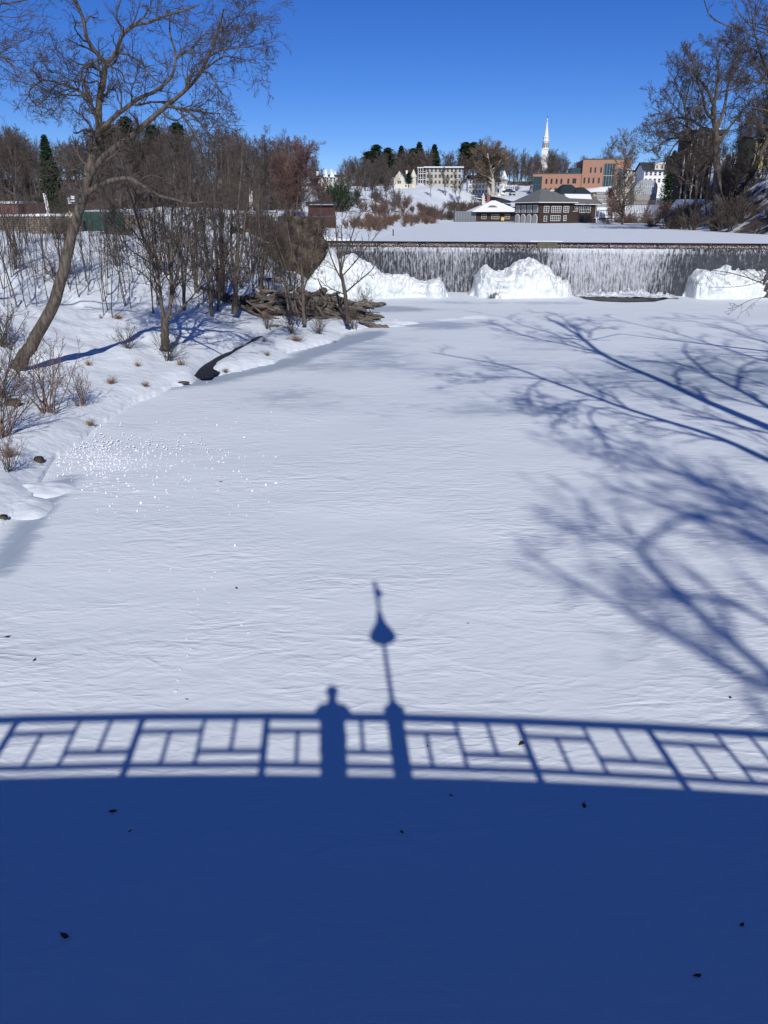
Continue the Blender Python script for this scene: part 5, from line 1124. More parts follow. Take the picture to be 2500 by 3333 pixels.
# --- things on the left lot
def leftlot():
    # long dry stone wall with snow on it
    a=at(-160,757,112); c=at(268,762,112); d=at(268,762,112); L=float(np.hypot(c[0]-a[0],c[1]-a[1]))
    b=empty('stone_wall',(a[0],a[1],gz((a[0]+c[0])/2,a[1])-.4),math.atan2(c[1]-a[1],c[0]-a[0]),'long low tan stone wall with snow along its top beyond the left bank','wall')
    top=at(0,704,112)[2]-b.location.z
    wall_box(b,0,L,0,.8,-1,top,M['stone_wall'],'masonry')
    m=MB(); xs=np.linspace(-.1,L+.1,60)
    for x0,x1 in zip(xs[:-1],xs[1:]): h0=.28+.12*noise(x0*.4,0,0,3); h1=.28+.12*noise(x1*.4,0,0,3); m.add([(x0,-.12,top+.002),(x1,-.12,top+.002),(x1,.95,top+.002),(x0,.95,top+.002),(x0,-.02,top+h0),(x1,-.02,top+h1),(x1,.85,top+h1),(x0,.85,top+h0)],[(0,1,5,4),(4,5,6,7),(2,3,7,6)])
    m.build('snow_cap',M['snow_cap'],b)
    m=MB(); m.box(2,L-.5,-3.2,-2.9,-.1,1.0); ob=m.build('lower_ledge',M['stone_wall'],b)
    # tan retaining wall at the right
    p=at(405,742,112); b=empty('retaining_wall',(p[0],p[1],p[2]-1.5),0,'plain tan retaining wall under a black railing, right of the green fence','wall'); mh,mv=S(112)
    wall_box(b,0,75*mh,0,.6,-1,(742-700)*mv+1.5,mat('tan_concrete',(.24,.19,.15),.9,.2,(.17,.14,.11),.8),'masonry')
    m=MB()
    for i in range(9): m.box(i*75*mh/8-.03,i*75*mh/8+.03,.2,.26,(42)*mv+1.5,(42)*mv+2.4)
    m.box(0,75*mh,.2,.26,42*mv+2.35,42*mv+2.42); m.build('railing',M['iron'],b)
    # green mesh fence
    p=at(268,722,114); b=empty('green_fence',tuple(p),0,'dark green cloth covered fence right of the leaning tree','fence')
    n=60; X=np.linspace(0,142*mh,n); Z=np.linspace(-1.6,(722-688)*mv,6); XX,ZZ=np.meshgrid(X,Z,indexing='ij'); Y=.12*np.sin(XX*3.1)+.05*np.sin(XX*7+ZZ); i,j=np.meshgrid(np.arange(n-1),np.arange(5),indexing='ij'); F=np.stack([i*6+j,(i+1)*6+j,(i+1)*6+j+1,i*6+j+1],-1).reshape(-1,4)
    o=link('cloth',mesh_np('cloth',np.stack([XX,Y,ZZ],-1).reshape(-1,3),F,True),M['green_cloth'],b); mm=o.modifiers.new('t','SOLIDIFY'); mm.thickness=.02
    for i in range(7):
        m=MB(); m.bar((i*142*mh/6,.25,-2.0),(i*142*mh/6,.25,(722-686)*mv),.04); m.build('fence_post',M['dark_metal'],b)
    # brick shed
    p=at(-40,700,126); b=empty('brick_shed',(p[0],p[1],p[2]-1),0,'low red brick shed with snowy flat roof behind the stone wall','shed'); mh,mv=S(126); W=103*mh
    wall_box(b,0,W,0,6,-1,(700-663)*mv+1,M['red_brick']); wall_box(b,-.3,W+.3,-.3,6.3,(37)*mv+1.003,37*mv+1.35,M['snow_cap'],'roof_snow')
    m=MB(); m.box(W+.5,W+3.6,1,4,-.5,37*mv+1.2); tag(m.build('rusty_bin',mat('rust',(.09,.045,.035),.8,.3,(.05,.03,.03),2),None,tuple(b.location),bevel=.08),'dark rusty container next to the low red brick shed','container')
    # poles and signs
    def pole(px0,py0,px1,py1,D,r,m_,nm,label,cat='pole',two=False):
        a=at(px0,py0,D); c=at(px1,py1,D); o=empty(nm,tuple(a),0,label,cat); q=c-a
        k=MB(); k.bar((0,0,-1),tuple(q),r,8,r*.7); k.build('shaft',m_,o)
        k=MB(); k.bar(tuple(q),tuple(q+[0,0,.12]),r*1.3,8,r*.6); k.build('cap',m_,o)
        if two: k=MB(); k.bar((.28,0,-1),(.28+q[0],0,q[2]*.96),r*.8,8); k.build('shaft',m_,o)
        return o
    pole(58,668,40,535,118,.11,M['iron'],'utility_pole','leaning thin black pole above the brick shed')
    pole(154,684,142,632,120,.12,M['white_paint'],'sign_post','pair of slanting white posts behind the stone wall',two=True)
    pole(814,716,813,618,122,.09,M['white_paint'],'flag_pole','white double pole beside the blue container behind the slender trees',two=True)
    p=at(225,690,122); o=empty('sign_board',tuple(p),0,'dark sign with small white panels on posts behind the leaning tree','sign'); mh,mv=S(122)
    m=MB(); m.box(0,.1,0,.1,-2,(690-634)*mv); m.box(27*mh,27*mh+.1,0,.1,-2,(690-634)*mv); m.build('post',M['dark_metal'],o)
    m=MB(); m.box(-.1,27*mh+.2,-.08,-.01,24*mv,56*mv); m.build('board',M['dark_metal'],o)
    for x0,x1,z0,z1 in ((1,10,40,48),(13,25,42,52),(2,24,34,37),(3,12,27,31)):
        m=MB(); m.box(x0*mh,x1*mh,-.11,-.085,z0*mv,z1*mv); m.build('panel',M['white_paint'],o)
    p=at(228,704,110); m=MB(); m.lathe([(.13,-.2),(.15,-.1),(.11,0),(.11,.45),(.14,.47),(.12,.6),(.05,.68)],n=12); m.box(-.2,.2,-.05,.05,.28,.38); tag(m.build('hydrant',mat('hydrant_paint',(.65,.42,.08),.5,.4),None,tuple(p),smooth=True),'small yellow hydrant on the snow near the left sign','hydrant')
    # snow heap, dark boards standing in for the shaded gap below the wall
    pts=[(-220,776),(60,772),(150,768),(250,764),(350,753),(430,742)]
    b=None
    a=[at(px,py,77) for px,py in pts]; o=empty('gap_shade_boards',tuple(a[0]),0,'low dark boards standing in for the shaded gap below the stone wall','fence')
    for k_,(p,q) in enumerate(zip(a[:-1],a[1:])):
        m=MB(); p2=p-a[0];q2=q-a[0]; m.add([tuple(p2+[0,0,-1]),tuple(q2+[0,0,-1]),tuple(q2+[0,.12,-1]),tuple(p2+[0,.12,-1]),tuple(p2),tuple(q2),tuple(q2+[0,.12,0]),tuple(p2+[0,.12,0])],[(0,3,2,1),(4,5,6,7),(0,1,5,4),(2,3,7,6),(1,2,6,5),(3,0,4,7)]); m.build('board',M['bark_dark'],o)
        m=MB(); m.bar(tuple(p2+[0,-.1,-1.3]),tuple(p2+[0,-.1,.45]),.08); m.build('post',M['bark_dark'],o)
    # blue container and black fences right of the slender trees
    mh,mv=S(118)
    p=at(800,716,118); m=MB(); m.box(0,12*mh,0,1.2,-.5,22*mv); tag(m.build('blue_container',mat('blue_steel',(.04,.08,.16),.6,.3),None,tuple(p),bevel=.05),'small dark blue container behind the slender trees','container')
    def fence(px0,px1,pyb,pyt,D,n,label):
        mh,mv=S(D); p=at(px0,pyb,D); o=empty('picket_fence',tuple(p),0,label,'fence'); W=(px1-px0)*mh; h=(pyb-pyt)*mv
        m=MB(); 
        for i in range(n): x=W*i/(n-1); m.box(x-.02,x+.02,0,.04,-.8,h)
        m.build('pickets',M['iron'],o); m=MB(); m.box(0,W,-.02,-.001,h-.08,h); m.box(0,W,-.02,-.001,.1,.16); m.build('rails',M['iron'],o); return o
    fence(705,800,722,696,105,14,'black metal fence left of the blue container')
    fence(826,905,722,690,108,9,'black picket fence on the white slope left of the rock face')
    fence(840,1010,672,651,125,10,'long thin dark railing behind the brushy tree')
    # red shed on the rock
    p=at(1004,700,112); mh,mv=S(112); b=empty('red_shed',(p[0],p[1],p[2]-1),math.radians(5),'small dark red board shed with flat snowy roof above the rock face','shed'); W=88*mh
    wall_box(b,0,W,0,4,-1.5,(700-668)*mv+1,M['red_board']); m=MB(); h=32*mv+1; m.add([(-.3,-.4,h+.003),(W+.3,-.4,h+.003),(W+.3,4.4,h+.003),(-.3,4.4,h+.003),(-.3,-.4,h+.14),(W+.3,-.4,h+.14),(W+.3,4.4,h+.5),(-.3,4.4,h+.5)],[(0,3,2,1),(4,5,6,7),(0,1,5,4),(1,2,6,5),(2,3,7,6),(3,0,4,7)]); m.build('roof',M['dark_roof'],b)
    m=MB(); m.box(.2,W-.2,-.44,-.41,h+.02,h+.15); m.build('fascia',M['concrete'],b)
    p=at(905,716,108); mh,mv=S(108); b=empty('red_fence',tuple(p),math.radians(3),'weathered dark red board fence along the top of the rock face','fence'); W=190*mh
    for i in range(6): m=MB(); m.box(W*i/6+.02,W*(i+1)/6-.02,0,.06,-2.2,12*mv); m.build('board_panel',M['red_board'],b)
    m=MB(); m.box(0,W,-.06,-.005,12*mv-.1,12*mv+.05); m.build('rail',M['dark_metal'],b)
leftlot()
# --- road, cars, signs on the far hill
def road():
    pts=[(1560,642,333),(1600,641,330),(1650,648,318),(1700,655,305),(1740,668,292)]
    L=[];R=[]
    for px,py,D in pts:
        a=at(px,py,D); z=gz(a[0],a[1]); L.append((a[0]-3,a[1]+6)); R.append((a[0]+3,a[1]-6))
    V=[(x,y,gz(x,y)+.35) for x,y in L]+[(x,y,gz(x,y)+.35) for x,y in R]; n=len(pts)
    zs=[max(V[i][2],V[i+n][2]) for i in range(n)]; V=[(x,y,zs[i%n]) for i,(x,y,z) in enumerate(V)]
    tag(link('road',mesh_np('road',np.array(V),np.array([(i+n,i+n+1,i+1,i) for i in range(n-1)])),M['asphalt']),kind='structure')
road()
def car(px,py,D,label,paint,s=1.0,rot=0):
    p=at(px,py,D); b=empty('parked_car',(p[0],p[1],p[2]),rot,label,'car'); 
    k=MB(); k.prismx([(-2.3,.35),(2.3,.35),(2.35,.8),(1.9,.95),(1.1,1.05),(.4,1.65),(-1.5,1.68),(-2.2,1.1),(-2.35,.7)],-.9,.9); k.build('body',paint,b,bevel=.06)
    k=MB(); k.box(-.75,.75,-2.22,-2.0,1.05,1.5); k.build('window',M['glass'],b)
    for x in (-.78,.78):
        for y in (-1.45,1.45): k=MB(); k.bar((x-.12,y,.35),(x+.12,y,.35),.35,16); k.build('wheel',M['iron'],b,smooth=False)
        k=MB(); k.box(x-.12,x+.12,-2.37,-2.3,.7,.85); k.build('headlight',M['white_paint'],b)
    b.scale=(s,s,s)
car(1667,637,316,'dark blue car driving on the hill road above the snow bank',mat('car_paint',(.02,.03,.05),.3,.6))
car(1652,628,345,'dark car parked by the white houses at the top of the hill road',bpy.data.materials['car_paint'],.95,1.4)
def diamond(px,py,D,label,col,size,kind='diamond'):
    p=at(px,py,D); g=gz(p[0],p[1]); b=empty('road_sign',(p[0],p[1],g),0,label,'sign'); h=p[2]-g
    k=MB(); k.bar((0,.05,-.3),(0,.05,h+.3),.04); k.build('post',M['concrete'],b)
    k=MB()
    if kind=='diamond': k.prism([(-size,h),(0,h-size),(size,h),(0,h+size)],-.03,0)
    else: k.prism([(-size*.6,h-size),(size*.6,h-size),(size*.6,h+size),(-size*.6,h+size)],-.03,0)
    f=k.build('plate',col,b)
    k=MB()
    if kind=='diamond':
        k.lathe([(.01,-.09),(.09,-.04),(.09,.04),(.01,.09)],(0,-.05,h+.22),8); k.box(-.07,.07,-.045,-.032,h-.3,h+.12); k.box(-.22,-.07,-.045,-.032,h-.02,h+.06); k.build('symbol',M['iron'],f)
        k=MB(); k.box(-.35,.35,-.03,0,h-size-.45,h-size-.05); k.build('plate',col,b)
    else:
        k.box(-size*.45,size*.45,-.045,-.032,h-.1,h+size*.7); k.build('symbol',mat('sign_red',(.6,.05,.05),.5,.3) if col==M['white_paint'] else M['concrete'],f)
diamond(1934,637,262,'yellow diamond warning sign right of the dark green roofs',mat('sign_yellow',(.7,.38,.04),.5,.3),.62)
diamond(1998,636,235,'small white and red sign beside the larch',M['white_paint'],.75,'rect')
diamond(1292,700,180,'tall narrow dark sign standing in the brown shore brush',M['dark_metal'],.9,'rect')
p=up(1280,767,PZ); m=MB(); m.bar((0,0,-.4),(0,0,(767-748)*p[1]/2881),.09,10,.08); m.box(-.11,.11,-.11,.11,(19)*p[1]/2881,(20.5)*p[1]/2881); tag(m.build('marker_post',M['dark_metal'],None,tuple(p)),'single dark post standing in the frozen pond near the dam','post')
# stone terraces, stairs and pergola fences right of the boathouse
def terr():
    D=255; mh,mv=S(D)
    p=at(1942,628,268); b=empty('white_steps',tuple(p),0,'wide pale steps and rail below the brick building','steps')
    for i in range(4): k=MB(); k.box(0,90*mh,i*.5*-1,8,-1.2*i-.6,-1.2*i+.35); k.build('step',M['concrete'],b)
    k=MB(); k.box(0,90*mh,-.2,-.1,.9,1.0); 
    for i in range(20): k.box(i*90*mh/19,i*90*mh/19+.06,-.2,-.1,.35,.9)
    k.build('rail',M['white_paint'],b)
    for (x0,x1,pb,pt,DD,label) in ((1946,2026,711,683,238,'grey timber pergola fence right of the boathouse at the pond edge'),(2040,2146,676,652,226,'grey fence along the snowy path below the greenhouse'),(2058,2142,716,694,214,'weathered grey fence by the pond right of the larch')):
        mh,mv=S(DD); p=at(x0,pb,DD); b=empty('wooden_fence',tuple(p),0,label,'fence'); W=(x1-x0)*mh; h=(pb-pt)*mv
        k=MB(); n=int(W/.42)
        for i in range(n): x=W*i/(n-1); k.box(x-.05,x+.05,0,.08,-1,h)
        k.build('pickets',M['log'],b); k=MB(); k.box(-.2,W+.2,-.06,-.003,h-.25,h-.08); k.box(-.2,W+.2,-.06,-.003,h*.35,h*.35+.15); k.build('rails',M['log'],b)
        if pb==711: k=MB(); k.box(-.2,W+.2,-2.6,0,-.2,.15); k.build('deck',M['dark_metal'],b); 
terr()
# ------------------------------------------------------------------ woods
CAN=np.array([(-400,430),(0,420),(60,405),(120,425),(190,450),(300,430),(380,395),(450,385),(520,392),(600,405),(700,410),(780,415),(850,440),(930,435),(990,470),(1040,520),(1060,552),(1085,570),(1110,530),(1140,508),(1190,486),(1240,482),(1290,490),(1340,482),(1420,482),(1500,488),(1560,500),(1650,480),(1700,485),(1740,500),(1800,482),(1830,505),(1850,520),(1900,505),(1960,490),(2000,500),(2060,540),(2120,520),(2180,480),(2230,440),(2300,400),(2400,300),(2600,200),(2900,200)],float)
def can(px): return float(np.interp(px,CAN[:,0],CAN[:,1]))
LM=[(-9e9,0,'beyond the left edge of the stone wall'),(0,110,'above the brick shed'),(110,240,'near the pointed spruce'),(240,420,'above the green fence'),(420,600,'behind the many stemmed tree'),(600,770,'behind the slender trees'),(770,880,'above the blue container'),(880,1010,'left of the reddish tree'),(1010,1135,'by the chimneyed mansion'),(1135,1232,'left of the grey roofed house'),(1232,1290,'by the grey roofed house'),(1290,1360,'by the cream mansion'),(1360,1510,'by the pale apartment house'),(1510,1685,'beside the huge sycamore'),(1685,1758,'just left of the church steeple'),(1758,1850,'just right of the church steeple'),(1850,1990,'above the brick building'),(1990,2090,'behind the larch'),(2090,2215,'around the white gabled house'),(2215,2330,'left of the massive oak'),(2330,2430,'right of the massive oak'),(2430,9e9,'at the right edge')]
def mark(px):
    for a,b,t in LM:
        if a<=px<b: return t
def r2(px): return (int(px)*7919)%3==0
def forest(n,pxr,Dr,keys,seed,drop,label,group,hmin=7,hmax=24,first=None,ground_off=-.3,avoid=None):
    rng=random.Random(seed); k=0; tries=0; stuff=label=='stuff'
    while k<n and tries<n*12:
        tries+=1; px=rng.uniform(*pxr); D=math.sqrt(rng.uniform(Dr[0]**2,Dr[1]**2))
        x,y,z=gp(px,D)
        if sdist(np.array([[x,y]]),POND)[0]>-3: continue
        if avoid and avoid(px,D): continue
        top=at(px,can(px)+drop(rng),D)[2]; h=top-z
        if h<hmin: continue
        h=min(h,hmax); key=rng.choice(keys); nat={'broad':16,'slim':16,'oak':18,'red':12,'larch':18,'syc':22,'pine':18,'spruce':18}[key[0]]
        s=h/nat/1.02
        if stuff: DIST.append((x,y,z+ground_off,s,rng.random()*6.28)); k+=1; continue
        sh='spreading' if key[0]=='broad' else 'narrow'; hh='tall' if h>15 else ('middling' if h>11 else 'short'); place(key,(x,y,z+ground_off),s,rng.random()*6.28,f'{hh} {sh} bare tree {label} {mark(px)}',group); k+=1
BR=[('broad',i) for i in range(4)]; SL=[('slim',i) for i in range(3)]
# left wood, behind the stone wall and the slender trees
forest(78,(-150,1000),(150,215),BR+SL,1,lambda r:r.choice([5,20,60,100])+r.random()*40,'in the left wood','bare trees of the left wood')
forest(120,(-200,1010),(215,420),BR+SL,2,lambda r:r.random()*28,'stuff','',hmax=30)
forest(38,(250,980),(128,160),SL+BR[:2],3,lambda r:80+r.random()*110,'in the front row of the wood','front trees of the left wood',hmin=5)
for px,D,pt,key,lb in ((178,150,438,('spruce',0),'dark pointed spruce in the left wood behind the stone wall'),(440,210,378,('pine',0),'dark pine behind the fork of the leaning tree'),(520,230,405,('pine',0),'dark pine right of the one behind the leaning tree'),(600,235,398,('pine',0),'dark pine at the back of the left wood above the slender trees'),(380,220,395,('pine',0),'leftmost dark pine above the curved black branch'),
    (1225,430,470,('pine',0),'dark rounded pine leftmost on the far hill skyline'),(1200,420,492,('pine',0),'low dark pine at the left foot of the far hill pines'),(1262,440,480,('pine',0),'broad dark pine second on the far hill skyline'),(1305,450,474,('spruce',0),'pointed dark spruce in the middle of the far hill skyline'),(1342,470,482,('pine',0),'squat dark pine left of the tallest far spruce'),(1362,460,462,('spruce',0),'tallest dark spruce on the far hill skyline'),(1410,480,470,('spruce',0),'dark spruce right of the tallest far spruce'),(1508,470,462,('pine',0),'flat topped dark pine left of the big sycamore'),(1535,480,462,('pine',0),'dark pine just behind the left of the big sycamore'),(2172,240,490,('spruce',0),'dark spruce behind the white gabled house'),(1330,360,560,('pine',0),'low dark evergreen beside the cream mansion'),(1240,330,560,('pine',0),'round dark evergreen in front of the grey roofed house')):
    x,y,z=gp(px,D); h=at(px,pt,D)[2]-z; s=max(h,4)/18; place(key,(x,y,z-.3),s*(1.7 if D>300 else 1.15),None,lb,sz=s)
# single trees
def far_wood():
    V=[];F=[];n=0
    for i,(x,y,z,sc,a) in enumerate(DIST):
        v,f=LOWT[i%5]; c,s_=math.cos(a),math.sin(a); v2=np.stack([(v[:,0]*c-v[:,1]*s_)*sc+x,(v[:,0]*s_+v[:,1]*c)*sc+y,v[:,2]*sc+z],1).astype(np.float32); V.append(v2);F.append(f+n);n+=len(v2)
    o=link('distant_wood',mesh_np('distant_wood',np.concatenate(V),np.concatenate(F),True),M['far_twig']); tag(o,'distant bare wood along the skyline behind the named trees','wood',kind='stuff')
def single(px,D,pt,key,lb,nat=None,zb=None,rz=None,wide=1.0):
    x,y,z=gp(px,D); h=at(px,pt,D)[2]-z; n={'broad':16,'slim':16,'oak':18,'red':12,'larch':18,'syc':22}[key[0]]; s=h/n/1.03; o=place(key,(x,y,z-.3),s*wide,rz,lb,sz=s)
single(1600,340,402,('syc',0),'huge pale barked sycamore standing over the white houses',rz=.6,wide=1.35)
single(925,165,440,('broad',2),'vase shaped bare tree on the left skyline above the reddish tree')
single(945,135,460,('syc',0),'pale barked bare tree behind the reddish tree')
single(985,122,450,('red',0),'large reddish twigged tree behind the red shed',wide=1.25)
single(1040,128,560,('red',0),'smaller reddish tree right of the large reddish one')
single(930,120,500,('red',0),'low reddish tree left of the large reddish one')
single(2030,205,425,('larch',0),'tall tan larch on the shore right of the boathouse')
single(1965,400,442,('broad',3),'rounded bare tree standing above the brick building')
single(1283,300,535,('broad',1),'brown rounded bare tree left of the cream mansion')
single(1215,255,560,('slim',0),'dark forked bare tree on the snow slope left of the far shore')
single(1255,262,565,('slim',1),'bare tree on the snow slope right of the dark forked one')
single(1402,330,545,('slim',2),'bare tree in front of the pale apartment house, its left one')
single(1450,335,540,('broad',0),'wide bare tree in front of the pale apartment house, its middle one')
single(1490,325,545,('slim',1),'bare tree in front of the right end of the apartment house')
single(1545,330,575,('slim',0),'thin bare tree in front of the white house wall')
single(1790,420,490,('broad',1),'dark bare tree just right of the church steeple')
single(1730,415,500,('broad',2),'dark bare tree just left of the church steeple')
single(1860,232,655,('broad',3),'small bare tree growing against the boathouse front')
single(1995,228,600,('red',0),'reddish small tree between the boathouse and the larch')
single(2100,215,640,('slim',2),'thin bare tree by the grey fence at the far shore')
single(60,150,408,('oak',1),'wide spreading bare oak above the brick shed at the far left')
single(10,165,430,('oak',0),'bare oak at the left edge above the brick shed')
forest(150,(1010,1990),(425,560),BR+SL,15,lambda r:r.random()*26,'stuff','',hmax=26,hmin=6)
forest(38,(1010,1960),(395,425),BR+SL,5,lambda r:r.random()*26,'of the far hill wood','trees of the far hill',hmax=26,hmin=6)
forest(26,(1040,1260),(230,330),BR+SL,16,lambda r:20+r.random()*60,'on the snow slope','trees of the snow slope',hmin=4,hmax=20,avoid=lambda px,D:px>1130 and r2(px))
forest(24,(1010,1480),(330,400),BR+SL,6,lambda r:25+r.random()*40,'among the far houses','trees among the far houses',hmin=6,avoid=lambda px,D:1270<px<1500 and D<392)
forest(18,(1650,1860),(345,420),BR+SL,7,lambda r:15+r.random()*40,'below the far skyline','trees around the church',hmin=6)
forest(16,(1990,2250),(300,420),BR+SL,8,lambda r:r.random()*30,'on the hill','trees behind the gabled house',hmin=6)
# right hill
single(2420,150,150,('oak',1),'tall bare oak right of the massive one',rz=2.2)
single(2270,165,340,('broad',1),'grey bare tree between the two big oaks of the right hill')
single(2570,125,30,('oak',1),'tall bare oak half out of the picture at the right edge')
forest(30,(2215,2650),(150,215),BR+SL,9,lambda r:30+r.random()*160,'behind the oaks','trees of the right hill',hmin=6,hmax=26)
forest(18,(2250,2600),(128,165),SL,10,lambda r:120+r.random()*200,'on the snowy right slope','thin trees of the right hill',hmin=5,hmax=20)
far_wood()
# shore brush
def edge(px,xr):
    f=(px-xr[0])/(xr[1]-xr[0]); return ', at its left end' if f<.25 else ', left of its middle' if f<.5 else ', right of its middle' if f<.75 else ', at its right end'
def brush_band(n,fn,scale,label,group,pair=None,mats=('brush','brush'),seed=1,nm='shore_shrub'):
    rng=random.Random(seed); smp=[fn(rng) for _ in range(200)]; smp=[1250+2500*x/(y*CT+1) for x,y in smp]; xr=(min(smp),max(smp))
    for i in range(n):
        x,y=fn(rng); z=gz(x,y); 
        s=rng.uniform(*scale); px=1250+2500*x/(y*CT+(H-z)*ST); wd='large' if s>scale[0]+.66*(scale[1]-scale[0]) else 'small' if s<scale[0]+.33*(scale[1]-scale[0]) else 'medium'; put_pair(nm,rng.choice(pair or SHR_FAR),M[mats[0]],M[mats[1]],(x,y,z-.1),s,f"{wd} {label}{edge(px,xr)}",'shrub',group)
def fpx(p0,p1,D0,D1):
    def f(r):
        px=r.uniform(p0,p1); D=r.uniform(D0,D1); q=at(px,690,D); return q[0],q[1]
    return f
def along(pts,spread):
    pts=[np.array(p) for p in pts]
    def f(r):
        i=r.randrange(len(pts)-1); t=r.random(); p=pts[i]+(pts[i+1]-pts[i])*t; return p[0]+r.uniform(-spread,spread),p[1]+r.uniform(0,spread*1.5)
    return f
brush_band(46,along([U(1130,765,PZ),U(1230,752,PZ),U(1330,734,PZ),U(1390,727,PZ)],2.5),(.4,.75),'tan shrub along the left pond shore','shrubs of the left pond shore',mats=('shore_brush','shore_brush'),seed=1)
brush_band(44,along([U(1190,740,PZ),U(1270,722,PZ)+np.array([0,6]) if 0 else U(1270,728,PZ),U(1380,722,PZ),U(1440,719,PZ)],6),(.5,1.0),'reddish brown shrub on the pond point','shrubs on the pond point',mats=('far_bark','brush'),seed=2)
brush_band(74,along([(-2,225),(14,262),(30,275),(38,290),(22,300)],9),(.7,1.3),'dark brown shrub left of the pavilion','shrubs of the far slope',mats=('far_bark','far_twig'),seed=3)
brush_band(30,along([U(2180,735,PZ),U(2260,745,PZ),U(2380,754,PZ),U(2500,760,PZ),(56,100)],4),(.6,1.4),'dark shrub at the pond edge below the right hill','shrubs under the right hill',mats=('far_bark','far_twig_dark'),seed=4)
brush_band(14,along([(56,104),(58,120),(60,140),(62,165)],7),(.6,1.3),'brown thicket shrub under the oaks','shrubs under the oaks',mats=('far_bark','far_twig_dark'),seed=14)
brush_band(18,fpx(2180,2420,140,185),(.6,1.3),'brown shrub on the slope of the right hill','shrubs of the right hill',mats=('far_bark','far_twig_dark'),seed=5)
brush_band(18,fpx(1945,2170,215,250),(.7,1.4),'reddish shrub right of the boathouse','shrubs of the boathouse terraces',mats=('far_bark','red_twig'),seed=6)
brush_band(10,fpx(1080,1130,150,180),(1.2,2.2),'dark bushy shrub below the chimneyed mansion','shrubs below the mansion',mats=('far_bark','pine'),seed=7)
brush_band(30,along([(-14,84),(-10,88),(-8,92)],2.5),(.35,.8),'leafless shrub overhanging the rock face','shrubs on the rock face',mats=('twig','twig'),seed=8)
# near left bank: saplings, shrubs, dry weeds
rng=random.Random(21)
def vis(px,py,z0):   # ground point seen at the pixel, found by marching down the view ray
    r=ray(px,py); t=np.arange(14,130,.4); p=r[None]/r[1]*t[:,None]; g=height(p[:,0],p[:,1]); i=np.nonzero(H+p[:,2]<=g)[0]
    return (p[i[0],0],p[i[0],1],g[i[0]]) if len(i) else None
for i in range(66):
    px=rng.uniform(-60,520); py=rng.uniform(880,1010) if px<300 else rng.uniform(870,1040)
    q=vis(px,py,3)
    if q is None: continue
    h=rng.uniform(.75,1.15); put_pair('sapling',SAP[i%5],M['bark'],M['twig'],q,h,f"{'tall' if h>1.02 else 'short' if h<.88 else 'middling'} thin sapling on the left bank {'at the left edge of the picture' if px<60 else 'left of the leaning trunk' if px<200 else 'just right of the leaning trunk' if px<320 else 'between the two big trees' if px<450 else 'behind the many stemmed tree'}",'sapling','saplings of the left bank')
for i in range(34):
    px=rng.uniform(560,960); py=rng.uniform(800,1010); q=vis(px,py,3)
    if q is None: continue
    put_pair('sapling',SAP[i%5],M['bark'],M['twig'],q,rng.uniform(.7,1.2),f"thin sapling on the white slope {'behind the many stemmed tree' if px<660 else 'among the slender trees' if px<780 else 'behind the driftwood pile' if px<880 else 'below the rock face'}, {'low' if py>930 else 'high' if py<860 else 'half way'} on it",'sapling','saplings behind the driftwood')
for i in range(26):
    px=rng.uniform(40,1000); py=rng.uniform(760,960); q=vis(px,py,3)
    if q is None: continue
    put_pair('thicket_shrub',SHR[3] if i%2 else SHR[i%3],M['bark'],M['twig'],q,rng.uniform(.6,1.1),f"{'upright' if i%2 else 'tangled'} leafless shrub on the left slope {'left of the leaning tree' if px<200 else 'between the two big trees' if px<480 else 'behind the many stemmed tree' if px<650 else 'among the slender trees' if px<800 else 'near the rock face'}",'shrub','shrubs of the left slope')
near=[(160,1350,1.35,0,'reddish leafless shrub with fanned stems in the foreground of the left bank'),(10,1420,1.2,1,'tangled leafless shrub at the left edge of the picture'),(5,1300,1.3,2,'dense leafless shrub left of the leaning tree foot'),(15,1130,1.3,1,'leafless shrub behind the foot of the leaning tree'),(270,1330,.75,0,'small tan shrub on the bank edge right of the fanned shrub'),(550,1180,.8,1,'pale dry shrub beside the creek'),(415,1140,.6,2,'small leafless shrub between the two big trees'),(1185,1015,.95,2,'fine twigged shrub at the right end of the driftwood pile'),(950,1085,.75,1,'brown low shrub in front of the driftwood pile'),(1040,1090,.7,2,'leafless shrub on the snow hump right of the dry grass ball'),(870,1075,.7,0,'leafless shrub on the snow hump left of the dry grass ball'),(1150,1075,.8,1,'dark twiggy shrub at the water edge below the fallen log'),(30,1540,.6,0,'small brown shrub on the lower left bank')]
for px,py,s,i,lb in near:
    q=vis(px,py,1)
    if q is None: q=tuple(up(px,py,.3))
    put_pair('shrub',SHR[i],M['brush'] if 'red' in lb or 'tan' in lb else M['twig'],M['brush'] if i==0 else M['twig'],q,s,lb,'shrub')
def weed(seed,n=60,h=.5,sp=.5):
    r=np.random.default_rng(seed); P=np.zeros((n,4,3)); d=np.column_stack([r.normal(size=n)*sp,r.normal(size=n)*sp,np.ones(n)]); d/=np.linalg.norm(d,axis=1,keepdims=True); P[:,0,:2]=r.normal(size=(n,2))*.10
    L=h*(.4+.7*r.random(n))
    for j in range(1,4): P[:,j]=P[:,j-1]+d*(L/3)[:,None]; d=d+r.normal(size=d.shape)*.25+np.array([0,0,-.12])
    t=Tubes(); t.add(P,np.ones((n,4))*np.array([.007,.006,.005,.003]),3); me=t.mesh('grass_tuft'); me.materials.append(M['dry_grass']); return me
WD=[weed(1,90,.55,.8),weed(2,50,.5,.45),weed(3,120,.7,1.2)]
